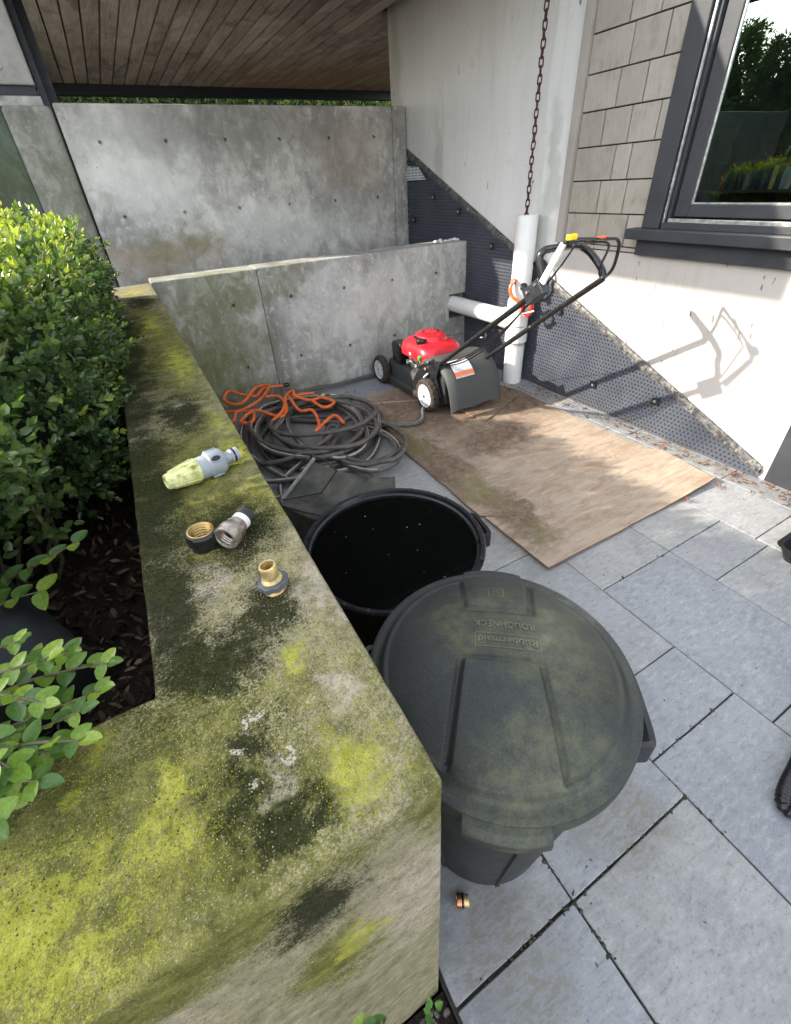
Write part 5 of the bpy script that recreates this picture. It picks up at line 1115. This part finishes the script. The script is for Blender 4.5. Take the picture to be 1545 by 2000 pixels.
def make_hedge():
    P, N = hull(12500, (-1.45, 1.22, 0.80), (-0.155, 3.32, 1.45), 0.16, 0.16, ('top', 'right', 'near', 'far', 'left'))
    d = N * 0.7 + np.array([0, 0, 0.55]) + unit(len(P)) * 0.55
    hgt = np.clip((P[:, 2] - 1.26) / 0.18, 0, 1); tint = np.clip(0.02 + 0.14 * np.clip((P[:, 2] - 1.0) / 0.3, 0, 1) + 0.6 * (NP.random(len(P)) < 0.05) + 0.85 * hgt * NP.random(len(P)) ** 0.6 + 0.18 * NP.normal(size=len(P)), 0.0, 1.0)  # yellow new growth on top, plus sun painted there and shade painted lower
    a = sprigs(P, d, NP.uniform(0.030, 0.065, len(P)), 3, 0.026 * NP.uniform(0.7, 1.35, len(P)), tint)
    # loose shoots standing out of the clipped face
    k = 260; idx = NP.choice(len(P), k); P2 = P[idx] + N[idx] * 0.02; d2 = N[idx] * 0.8 + np.array([0, 0, 0.5]) + unit(k) * 0.4
    tw = MB()
    for p_, q_ in zip(P2, d2):
        q_ = q_ / np.linalg.norm(q_); tw.tube([Vector(p_ - q_ * 0.05), Vector(p_ + q_ * 0.10)], 0.0022, 4)
    tag(tw.build('twigs', m_twig, hed), kind='stuff')
    b = sprigs(P2, d2, NP.uniform(0.07, 0.13, k), 5, 0.029, np.clip(0.45 + 0.25 * NP.random(k), 0, 1))
    arr = [np.concatenate([x, y]) for x, y in zip(a, b)]
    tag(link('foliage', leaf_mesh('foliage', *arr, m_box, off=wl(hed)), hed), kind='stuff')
    mb = MB()
    for k in range(60):
        x = NP.uniform(-1.3, -0.2); y = NP.uniform(1.35, 3.2); p = Vector((x * 0.9 - .05, y, 0.70))
        pts = [p]
        for j in range(4): p = p + Vector((RND.uniform(-.05, .05), RND.uniform(-.05, .05), 0.17)); pts.append(p)
        mb.tube(pts, lambda t: 0.012 * (1 - 0.7 * t), 5)
    tag(mb.build('stems', m_twig, hed, smooth=True), kind='stuff')
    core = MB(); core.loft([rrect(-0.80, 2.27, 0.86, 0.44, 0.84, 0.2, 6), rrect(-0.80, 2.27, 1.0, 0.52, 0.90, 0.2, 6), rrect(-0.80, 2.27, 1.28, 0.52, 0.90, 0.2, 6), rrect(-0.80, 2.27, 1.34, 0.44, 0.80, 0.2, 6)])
    core.build('dense_core', simple('inner_shade_filler', (0.012, 0.020, 0.008), 0.95), hed, smooth=True)  # solid near-black core, painted for the shade between the leaves
make_hedge()
sh = thing('boxwood_shrub', 'loose shaded boxwood shrub at the left edge in front of the clipped hedge', 'shrub', (-0.62, 1.0, 0.72))
def shrub():
    mb = MB(); B = []; Dd = []
    for k in range(40):
        p = Vector((RND.uniform(-0.85, -0.42), RND.uniform(0.88, 1.30), 0.70)); d = Vector((RND.uniform(-.2, .40), RND.uniform(-.30, .3), 1)).normalized(); pts = [p]
        n = 8
        for j in range(n):
            d = (d + Vector((RND.uniform(-.35, .35), RND.uniform(-.35, .25), RND.uniform(-.1, .2)))).normalized(); p = p + d * RND.uniform(0.07, 0.10)
            if p.x > -0.27 or p.z > 1.46: break
            pts.append(p)
            if j > 0:
                for _ in range(4):
                    dd = (d * 0.5 + Vector((RND.uniform(-1, 1), RND.uniform(-1, 1), RND.uniform(-.3, .8)))).normalized(); B.append(p); Dd.append(dd)
        if len(pts) > 1: mb.tube(pts, lambda t: 0.006 * (1 - 0.7 * t), 5)
    B = np.array([tuple(x) for x in B]); Dd = np.array([tuple(x) for x in Dd])
    keep = (B[:, 2] < 1.47) & (B[:, 0] < -0.27); B = B[keep]; Dd = Dd[keep]
    a = sprigs(B, Dd, NP.uniform(0.05, 0.10, len(B)), 3, 0.034, np.clip(0.22 + 0.3 * NP.random(len(B)), 0, 1))
    tag(link('foliage', leaf_mesh('foliage', *a, m_box, off=wl(sh)), sh), kind='stuff'); mb.build('branches', m_twig, sh, smooth=True)
shrub()

# near sprigs hanging over the wall: every leaf its own piece
def bigleaf():
    V = []; n = 9
    for i in range(n):
        t = i / (n - 1); w = 0.305 * math.sin(math.pi * (0.06 + 0.90 * t) ** 0.85) ** 0.75 if 0 < i < n - 1 else 0.02
        z = -0.12 * (t - 0.2) ** 2; V += [(t, -w, z + 0.30 * w), (t, -w * 0.5, z + 0.10 * w), (t, 0, z - 0.012), (t, w * 0.5, z + 0.10 * w), (t, w, z + 0.30 * w)]
    F = [(5 * i + j, 5 * i + j + 1, 5 * i + 6 + j, 5 * i + 5 + j) for i in range(n - 1) for j in range(4)]
    return V, F
def leaf_variant(k):
    V, F = bigleaf(); r = random.Random(k)
    cu = r.uniform(-.15, .2); V = [(x, y * r.uniform(.97, 1.03), z + cu * x * x + 0.03 * math.sin(6 * x + k) * abs(y)) for x, y, z in V]
    g = G('glossy_boxwood_leaf', 0.34, 0.4); p = g.opos(); sx = g.n('SeparateXYZ'); g.put(sx.inputs[0], p)
    rib = g.mr(g.ma('ABSOLUTE', sx.outputs[1]), 0.0, 0.025, 0.5, 0.0); n = g.noise(p, 5, 4)
    base = [(0.075, 0.150, 0.020), (0.150, 0.245, 0.030), (0.215, 0.300, 0.040), (0.070, 0.140, 0.030)][k % 4]
    c = g.ramp(n, [(0.3, tuple(x * .8 for x in base)), (0.7, tuple(x * 1.2 for x in base))]); c = g.mix(rib, c, tuple(x * 1.7 for x in base)); g.col(c)
    tr = g.n('BsdfTranslucent'); g.put(tr.inputs['Color'], g.mix(1.0, c, (1.3, 1.5, 0.5), 'MULTIPLY')); ms = g.n('MixShader'); ms.inputs[0].default_value = 0.36
    g.t.links.new(g.b.outputs[0], ms.inputs[1]); g.t.links.new(tr.outputs[0], ms.inputs[2]); g.t.links.new(ms.outputs[0], g.out.inputs['Surface'])
    return MB().add(V, F).mesh('leaf', g.m, smooth=True)
LVS = [leaf_variant(k) for k in range(8)]
def put_leaf(parent, p, d, up, L):
    d = Vector(d).normalized(); s = Vector(up).cross(d).normalized(); u = d.cross(s)
    o = link('leaf', RND.choice(LVS), parent); off = wl(parent); w = RND.uniform(0.95, 1.2)
    o.matrix_local = Matrix.Translation(Vector(p) - off) @ Matrix(((d.x, s.x, u.x, 0), (d.y, s.y, u.y, 0), (d.z, s.z, u.z, 0), (0, 0, 0, 1))) @ Matrix.Diagonal((L, L * w, L, 1))
near = thing('boxwood_sprig', 'bright green boxwood sprigs hanging over the near corner of the mossy wall', 'shrub', (-0.38, 0.48, 0.72))
def near_sprig(path, leaf, start=0.35):
    pts = smoothpath(path, 5); MB().tube(pts, lambda t: 0.0028 * (1 - 0.6 * t), 5).build('twig', m_twig, near, smooth=True)
    n = len(pts); k = 0; i = int(n * start)
    while i < n:
        p = pts[i]; t = (pts[min(i + 1, n - 1)] - pts[max(i - 1, 0)]).normalized(); up = Vector((RND.uniform(-.3, .3), RND.uniform(-.5, .1), 1)).normalized()
        s = t.cross(up).normalized()
        if k % 2: s = (s * 0.55 + up * 0.6).normalized()
        for sg in (1, -1):
            put_leaf(near, p, t * 0.55 + s * sg * RND.uniform(0.7, 1.0) + Vector((RND.uniform(-.2, .2), RND.uniform(-.2, .2), RND.uniform(-.1, .25))), up + t * 0.2, leaf * RND.uniform(0.8, 1.15) * (1 - 0.35 * i / n))
        i += 2; k += 1
    put_leaf(near, pts[-1], t + Vector((0, 0, .15)), up, leaf * 0.7)
for path in ([(-0.42, 0.56, 0.98), (-0.30, 0.53, 1.04), (-0.215, 0.485, 1.075), (-0.165, 0.455, 1.09)],
             [(-0.40, 0.56, 0.99), (-0.31, 0.52, 1.06), (-0.24, 0.495, 1.10), (-0.195, 0.465, 1.12)],
             [(-0.40, 0.54, 0.98), (-0.29, 0.48, 1.03), (-0.22, 0.45, 1.06), (-0.175, 0.425, 1.085)],
             [(-0.42, 0.50, 1.0), (-0.31, 0.45, 1.05), (-0.245, 0.415, 1.08), (-0.19, 0.40, 1.095)],
             [(-0.42, 0.50, 1.0), (-0.32, 0.44, 1.06), (-0.26, 0.395, 1.09), (-0.22, 0.375, 1.085)],
             [(-0.45, 0.60, 1.02), (-0.36, 0.55, 1.08), (-0.29, 0.53, 1.11), (-0.245, 0.51, 1.125)],
             [(-0.45, 0.48, 1.02), (-0.34, 0.43, 1.09), (-0.28, 0.40, 1.11), (-0.245, 0.365, 1.10)],
             [(-0.45, 0.52, 1.03), (-0.36, 0.47, 1.10), (-0.29, 0.44, 1.12), (-0.235, 0.425, 1.12)],
             [(-0.40, 0.46, 1.03), (-0.32, 0.41, 1.08), (-0.28, 0.37, 1.09), (-0.25, 0.345, 1.085)],
             [(-0.40, 0.50, 1.06), (-0.31, 0.46, 1.12), (-0.26, 0.44, 1.13), (-0.215, 0.41, 1.12)],
             [(-0.40, 0.46, 1.04), (-0.32, 0.42, 1.10), (-0.275, 0.385, 1.12), (-0.255, 0.36, 1.12)],
             [(-0.40, 0.44, 1.04), (-0.32, 0.40, 1.08), (-0.27, 0.37, 1.095), (-0.225, 0.345, 1.09)],
             [(-0.38, 0.45, 1.04), (-0.29, 0.41, 1.08), (-0.235, 0.385, 1.10), (-0.19, 0.365, 1.095)],
             [(-0.42, 0.44, 1.04), (-0.34, 0.39, 1.09), (-0.29, 0.36, 1.10), (-0.26, 0.325, 1.09)],
             [(-0.42, 0.54, 1.04), (-0.32, 0.50, 1.10), (-0.25, 0.475, 1.12), (-0.21, 0.46, 1.13)],
             [(-0.44, 0.48, 1.06), (-0.34, 0.43, 1.13), (-0.29, 0.40, 1.14), (-0.25, 0.385, 1.135)],
             [(-0.50, 0.60, 1.05), (-0.37, 0.50, 1.12), (-0.30, 0.46, 1.14)]):
    near_sprig(path, RND.uniform(0.026, 0.035), 0.38)
side = thing('boxwood_shoot', 'single leafy boxwood shoot reaching over the dark bed below the hedge', 'shrub', (-0.45, 1.0, 0.72))
def shoot(par, path, leaf):
    pts = smoothpath(path, 5); MB().tube(pts, lambda t: 0.003 * (1 - 0.6 * t), 5).build('twig', m_twig, par, smooth=True)
    for k, i in enumerate(range(5, len(pts), 3)):
        t = (pts[min(i + 1, len(pts) - 1)] - pts[i - 1]).normalized(); s = t.cross(Vector((0, 0, 1))).normalized()
        for sg in (1, -1): put_leaf(par, pts[i], t * 0.5 + s * sg + Vector((0, 0, RND.uniform(-.2, .3))), (0, -0.3, 1), leaf * RND.uniform(.8, 1.1))
shoot(side, [(-0.52, 1.05, 0.80), (-0.42, 0.98, 0.90), (-0.33, 0.93, 0.95), (-0.25, 0.90, 0.99)], 0.042)
shoot(side, [(-0.55, 0.95, 0.80), (-0.47, 0.90, 0.88), (-0.40, 0.88, 0.92), (-0.33, 0.86, 0.93)], 0.045)

pp_ = MB(); pp_.tube(smoothpath([(-0.95, 1.72, 0.90), (-0.78, 1.42, 0.87), (-0.585, 1.09, 0.84), (-0.405, 0.765, 0.81), (-0.372, 0.705, 0.805)], 6), lambda t: 0.105 if t < 0.93 else 0.105 - 0.03 * (t - 0.93) * 14, 28)
tag(pp_.build('plastic_pipe', simple('dull_black_plastic', (0.022, 0.024, 0.026), 0.55, var=0.3, nscale=14, bump=0.2), org=(-0.33, 0.74, 0.72), smooth=True), 'thick dull black pipe leaning in the planter bed under the boxwood', 'pipe')

m_litter = leaf_mat('dead_leaf', (0.018, 0.011, 0.007), (0.060, 0.038, 0.022), (0.22, 0.16, 0.10), 0.1, 0.7, 0.2)
def litter(name, n, lo, hi, z, size, label, mat=None, tilt=0.5):
    P = np.column_stack([NP.uniform(lo[0], hi[0], n), NP.uniform(lo[1], hi[1], n), z + NP.uniform(0.0, 0.02, n)])
    D = unit(n); D[:, 2] *= tilt; N = unit(n) * 0.5 + np.array([0, 0, 1.0]); L = size * NP.uniform(0.4, 1.2, n)
    o = link(name, leaf_mesh(name, P, D, N, L, L * 0.4, NP.random(n) ** 1.8, mat or m_litter)); return tag(o, label, 'leaf litter', kind='stuff')
litter('leaf_litter', 3600, (-1.2, 0.42), (-0.14, 1.5), 0.725, 0.032, 'brown dead leaves covering the dark planter soil', tilt=0.9)

def wall_debris():
    n = 560; y = NP.uniform(0.6, 2.7, n); x = 2.80 - np.abs(NP.normal(0, 0.075, n)); P = np.column_stack([x, y, NP.uniform(0.002, 0.010, n)])
    m = 340; P = np.concatenate([P, np.column_stack([NP.uniform(1.3, 2.75, m), NP.uniform(2.3, 3.55, m), NP.uniform(0.018, 0.03, m)])]); k = len(P)
    D = unit(k); D[:, 2] *= 0.35; N = unit(k) * 0.6 + np.array([0, 0, 1.0]); L = 0.026 * NP.uniform(0.2, 1.2, k) ** 1.3
    mt = leaf_mat('rusty_leaf_bits', (0.05, 0.022, 0.012), (0.17, 0.065, 0.035), (0.34, 0.20, 0.12), 0.1, 0.8, 0.2)
    tag(link('leaf_bits', leaf_mesh('leaf_bits', P, D, N, L, L * 0.35, NP.random(k), mt)), 'reddish brown leaf bits gathered along the foot of the house wall', 'leaf litter', kind='stuff')
    n = 300; P = np.column_stack([NP.uniform(0.3, 2.7, n), NP.uniform(-0.1, 2.6, n), np.full(n, 0.0025)]); D = unit(n); D[:, 2] = 0; N = unit(n) * .3 + np.array([0, 0, 1.0]); L = 0.012 * NP.uniform(0.2, 1.0, n)
    tag(link('paver_grit', leaf_mesh('paver_grit', P, D, N, L, L * 0.4, NP.random(n) * 0.6, mt)), 'tiny brown specks scattered over the pavers', 'grit', kind='stuff')
wall_debris()
# curled red-brown leaves by the wall foot that can be told apart
mt_r = leaf_mat('curled_red_leaf', (0.14, 0.045, 0.03), (0.22, 0.075, 0.045), (0.30, 0.12, 0.07), 0.15, 0.7, 0.2)
for k, (px, py) in enumerate(((2.66, 1.26), (2.70, 1.12), (2.55, 0.93), (2.73, 0.96), (2.78, 0.80), (2.69, 1.38), (2.28, 0.955), (2.60, 1.08))):
    n = 6; an = np.linspace(0, 2 * math.pi, n, endpoint=False) + RND.random(); P = np.tile([0, 0, 0.012], (n, 1)); D = np.column_stack([np.cos(an), np.sin(an), NP.uniform(-.35, .45, n)])
    o = link('dead_leaf', leaf_mesh('dead_leaf', P, D, np.tile([0, 0, 1.0], (n, 1)) + unit(n) * .4, NP.uniform(.016, .034, n), NP.uniform(.005, .010, n), NP.random(n), mt_r), None, (px, py, 0.004))
    tag(o, 'curled red-brown dead leaf lying near the foot of the house wall', 'leaf', 'dead leaves near the house wall')

def joint_crumbs():
    mb = MB()
    for (x0, y0), (x1, y1), n in (((0.20, 0.113), (0.955, 0.113), 70), ((0.495, -0.15), (0.495, 0.30), 40), ((0.957, 0.0), (0.957, 0.45), 26), ((0.96, 0.218), (1.39, 0.218), 24), ((0.495, 0.20), (0.495, 0.30), 20), ((1.39, 0.766), (2.2, 0.766), 20)):
        for k in range(n):
            t = RND.random(); c = RND.gauss(0, 0.0035); s_ = RND.uniform(0.0015, 0.0048) * (1.6 if RND.random() < 0.12 else 1)
            p = Vector((x0 + (x1 - x0) * t, y0 + (y1 - y0) * t, -0.002)) + (Vector((0, c, 0)) if y0 == y1 else Vector((c, 0, 0)))
            mb.lathe([(0.4, -0.6), (1, 0), (0.5, 0.6)], 6, Matrix.Translation(p) @ Matrix.Rotation(RND.uniform(0, 6), 4, 'Z') @ Matrix.Diagonal((s_, s_ * RND.uniform(.6, 1.5), s_ * .8, 1)))
    tag(mb.build('joint_crumbs', simple('dark_joint_moss', (0.040, 0.038, 0.026), 0.95, var=0.6, nscale=90)), 'dark crumbs of soil and moss in the joints between pavers', 'soil', kind='stuff')
joint_crumbs()
# soil strip in front: gravel and small weeds
def gravel():
    mb = MB()
    for k in range(420):
        s = RND.uniform(0.003, 0.009); p = Vector((RND.uniform(-0.25, 0.118), RND.uniform(-0.16, 0.145), -0.03 + s * 0.3))
        M = Matrix.Translation(p) @ Matrix.Rotation(RND.uniform(0, 6), 4, 'Z') @ Matrix.Rotation(RND.uniform(-.6, .6), 4, 'X') @ Matrix.Diagonal((s, s * RND.uniform(.6, 1), s * RND.uniform(.4, .8), 1))
        mb.lathe([(0.5, -0.7), (1, 0), (0.55, 0.7)], 6, M)
    tag(mb.build('gravel', simple('mixed_gravel', (0.12, 0.105, 0.085), 0.85, var=0.8, nscale=70)), 'small dark stones in the soil at the foot of the mossy wall', 'gravel', kind='stuff')
gravel()
m_weed = leaf_mat('weed_leaf', (0.03, 0.09, 0.02), (0.09, 0.21, 0.04), (0.16, 0.30, 0.07), 0.3, 0.5, 0.3)
for k, (px, py, s, lab) in enumerate(((0.085, 0.135, 0.020, 'tiny green weed in the gap between the mossy wall corner and the pavers'), (0.105, 0.06, 0.016, 'tiny green seedling in the gravel beside the paver edge'))):
    w = thing('weed', lab, 'weed', (px, py, -0.03)); n = 9; an = NP.uniform(0, 6.28, n); P = np.column_stack([px + 0.008 * np.cos(an), py + 0.008 * np.sin(an), NP.uniform(-0.02, 0.015, n)])
    D = np.column_stack([np.cos(an), np.sin(an), NP.uniform(0.1, 0.6, n)])
    link('leaves', leaf_mesh('leaves', P, D, np.tile([0, 0, 1.0], (n, 1)), s * NP.uniform(.7, 1.2, n), s * NP.uniform(.6, .9, n), NP.random(n), m_weed, off=wl(w)), w)
    MB().tube([(px, py, -0.04), (px + .003, py, 0.0)], 0.0015, 5).build('stem', m_twig, w)
wd = thing('seedling', 'leafy green seedling against the foot of the mossy wall at the bottom edge', 'weed', (-0.045, 0.10, -0.03))
for k in range(14):
    a = RND.uniform(0, 6.28); put_leaf(wd, (-0.045 + RND.uniform(-.03, .03), 0.115 + RND.uniform(-.02, .01), RND.uniform(0.52, 0.60)), (math.cos(a), math.sin(a) * .6 - .2, RND.uniform(.1, .6)), (0, 0, 1), RND.uniform(0.02, 0.03))
for k in range(3): MB().tube(smoothpath([(-0.045 + .01 * k, 0.10, -0.04), (-0.05 + .015 * k, 0.11, 0.25), (-0.055 + .02 * k, 0.115, 0.57)], 4), 0.002, 5).build('stem', m_twig, wd)
def tufts(name, n, spots, r0, r1, mat, label, cat):
    mb = MB(); base = [(math.cos(a), math.sin(a)) for a in (k * math.pi / 2.5 for k in range(5))]
    for k in range(n):
        (cx, cy, rx, ry) = RND.choice(spots); a = RND.uniform(0, 6.283); q = RND.random() ** 0.6
        x = cx + rx * q * math.cos(a); y = cy + ry * q * math.sin(a)
        if not (-0.6 < x < 0.112 and y > 0.165) or (x < -0.125 and y > 0.398): continue
        r = RND.uniform(r0, r1); h = r * RND.uniform(0.5, 1.1)
        mb.add([(x + c * r, y + s_ * r * RND.uniform(.7, 1.3), T - 0.0015) for c, s_ in base] + [(x + c * r * .6, y + s_ * r * .6, T + h * .7) for c, s_ in base] + [(x, y, T + h)],
               [(j, (j + 1) % 5, 5 + (j + 1) % 5, 5 + j) for j in range(5)] + [(5 + j, 5 + (j + 1) % 5, 10) for j in range(5)])
    tag(mb.build(name, mat, smooth=True), label, cat, kind='stuff')
m_tuft = simple('lime_moss_tuft', (0.20, 0.20, 0.028), 0.95, var=0.5, nscale=90)
tufts('moss_tufts', 5000, [(0.052, 0.222, 0.055, 0.06), (-0.13, 0.27, 0.06, 0.10), (-0.22, 0.235, 0.16, 0.075), (-0.22, 0.235, 0.18, 0.08), (-0.36, 0.27, 0.16, 0.10), (-0.19, 0.37, 0.03, 0.05), (0.09, 0.9, 0.03, 0.28), (0.085, 0.36, 0.03, 0.06)], 0.0004, 0.0011, m_tuft, 'raised yellow-green moss tufts on the planter wall top', 'moss')
m_grain = simple('pale_sand_grain', (0.36, 0.31, 0.21), 0.9, var=0.5, nscale=200)
tufts('sand_grains', 2400, [(0.0, 0.28, 0.12, 0.12), (-0.2, 0.28, 0.25, 0.12), (0.07, 0.5, 0.05, 0.2), (0.01, 0.56, 0.06, 0.1)], 0.0004, 0.0009, m_grain, 'pale exposed sand grains on the planter wall top', 'sand')
m_dtuft = simple('dark_damp_moss_tuft', (0.035, 0.042, 0.014), 0.95, var=0.5, nscale=60)
tufts('dark_moss', 2600, [(-0.04, 0.28, 0.05, 0.06), (-0.08, 0.7, 0.05, 0.3), (-0.08, 1.1, 0.05, 0.4), (0.03, 0.47, 0.05, 0.07), (-0.25, 0.30, 0.2, 0.08)], 0.0005, 0.0013, m_dtuft, 'dark damp moss tufts on the planter wall top', 'moss')
# bits lying on the wall top
m_chip = simple('pale_dry_leaf', (0.42, 0.36, 0.24), 0.8)
for k, (px, py, s) in enumerate(((0.050, 1.29, 0.012), (-0.02, 1.33, 0.010), (0.10, 1.12, 0.008), (-0.205, 0.375, 0.012), (-0.02, 0.80, 0.006), (0.088, 0.80, 0.006))):
    a = RND.uniform(0, 6.28); o = link('dry_leaf', leaf_mesh('dry_leaf', [[0, 0, 0.003]], [[math.cos(a), math.sin(a), 0.2]], [[0.2, 0.1, 1]], [s * 1.6], [s * .7], [0.9], m_litter), None, (px, py, T + 0.001))
    tag(o, 'dry leaf scrap lying on the top of the mossy wall', 'leaf', 'leaf scraps on the wall top')

# trees beyond the bed (some show in the window, taller unseen ones set high to shade the planter) and the hedge beyond the deck
m_con = leaf_mat('evergreen_leaf', (0.035, 0.062, 0.032), (0.080, 0.130, 0.055), (0.22, 0.27, 0.10), 0.35, 0.45, 0.4)
def tree(name, label, base, h, rx, ry, n, leaf, group, conical=True, z0=0.3):
    o = thing(name, label, 'tree', base, group); b = np.array(base)
    pts = [Vector(base) + Vector((0.05 * math.sin(k), 0.05 * math.cos(k * 1.3), h * 0.93 * k / 6)) for k in range(7)]
    mb = MB().tube(pts, lambda t: 0.075 * (1 - 0.88 * t) + 0.006, 8)
    for k in range(16):
        z = h * RND.uniform(0.15, 0.85); a = RND.uniform(0, 6.28); r = rx * 0.75 * (1 - z / h * 0.6); p = Vector(base) + Vector((0, 0, z))
        mb.tube([p, p + Vector((math.cos(a) * r * .5, math.sin(a) * r * .5, 0.12)), p + Vector((math.cos(a) * r, math.sin(a) * r, 0.30))], lambda t: 0.022 * (1 - 0.8 * t), 5)
    mb.build('trunk', m_twig, o, smooth=True)
    t = NP.random(n) ** 0.85; z = z0 + (h - z0) * t; a = NP.uniform(0, 6.283, n)
    lob = 1 + 0.22 * np.sin(a * 3 + z * 4 + base[1]) + 0.16 * np.sin(a * 7 - z * 9)
    pr = (1 - 0.72 * t ** 1.6) * lob if conical else np.sqrt(np.clip(1 - (2 * t - 1) ** 2 * 0.9, 0.05, 1)) * lob
    r = np.sqrt(NP.uniform(0.18, 1.0, n)) * pr
    P = b + np.column_stack([rx * r * np.cos(a), ry * r * np.sin(a), z])
    D = np.column_stack([np.cos(a), np.sin(a), 0.5 * np.ones(n)]) + unit(n) * 0.7
    arr = sprigs(P, D, leaf * 1.6, 2, leaf, np.clip(0.25 + 0.3 * NP.random(n) + 0.25 * (r - 0.5), 0, 1), wid=0.42)
    tag(link('crown', leaf_mesh('crown', *arr, m_con, off=base), o), kind='stuff')
    MB().lathe([(rx * 0.5, 0.3), (rx * 0.62, h * 0.2), (rx * 0.5, h * 0.55), (rx * 0.25, h * 0.80), (0.03, h * 0.90)], 14, Matrix.Translation(base)).build('inner_crown', bpy.data.materials['inner_shade_filler'], o)  # solid dark filler added so the crown reads dark inside
for k, (y, h, x, rx) in enumerate(((-1.5, 5.6, -9.0, 1.2), (0.6, 6.9, -9.2, 1.25), (2.5, 7.7, -9.0, 1.3), (4.0, 7.3, -9.1, 1.25), (5.9, 4.0, -9.3, 1.1), (7.5, 3.7, -9.0, 1.1), (9.0, 4.2, -9.3, 1.15), (10.6, 4.7, -9.0, 1.2), (12.4, 5.2, -9.2, 1.2))):
    tree('evergreen_tree', 'tall evergreen beyond the planter, in the row that shades it and shows in the window glass', (x, y, 0.0), h, rx, 1.25, 3600, 0.12, 'evergreens mirrored in the window')
fh = thing('laurel_hedge', 'dark green leafy hedge seen in the slit between the tall wall and the deck', 'hedge', (2.0, 11.6, 0.0))
def far_hedge():
    n = 6500; P = np.column_stack([NP.uniform(-2.6, 7.2, n), 11.2 + 0.25 * NP.random(n) ** 0.7, NP.uniform(1.7, 4.2, n)])
    D = np.column_stack([NP.normal(0, .5, n), -0.6 * np.ones(n), 0.5 * np.ones(n)]) + unit(n) * 0.5
    arr = sprigs(P, D, 0.10, 2, 0.095, np.clip(0.25 + 0.5 * NP.random(n) ** 2 + 0.15 * (P[:, 0] > 3), 0, 1), wid=0.36)
    tag(link('foliage', leaf_mesh('foliage', *arr, m_box, off=wl(fh)), fh), kind='stuff')
    MB().box(-2.6, 7.2, 11.5, 11.9, 0.0, 4.0).build('dense_core', bpy.data.materials['inner_shade_filler'], fh)
    mb = MB()
    for k in range(14): x = -2.4 + 0.7 * k; mb.tube([(x, 11.55, -0.1), (x + .05, 11.4, 2.2), (x, 11.3, 3.9)], 0.03, 6)
    mb.build('stems', m_twig, fh)
far_hedge()
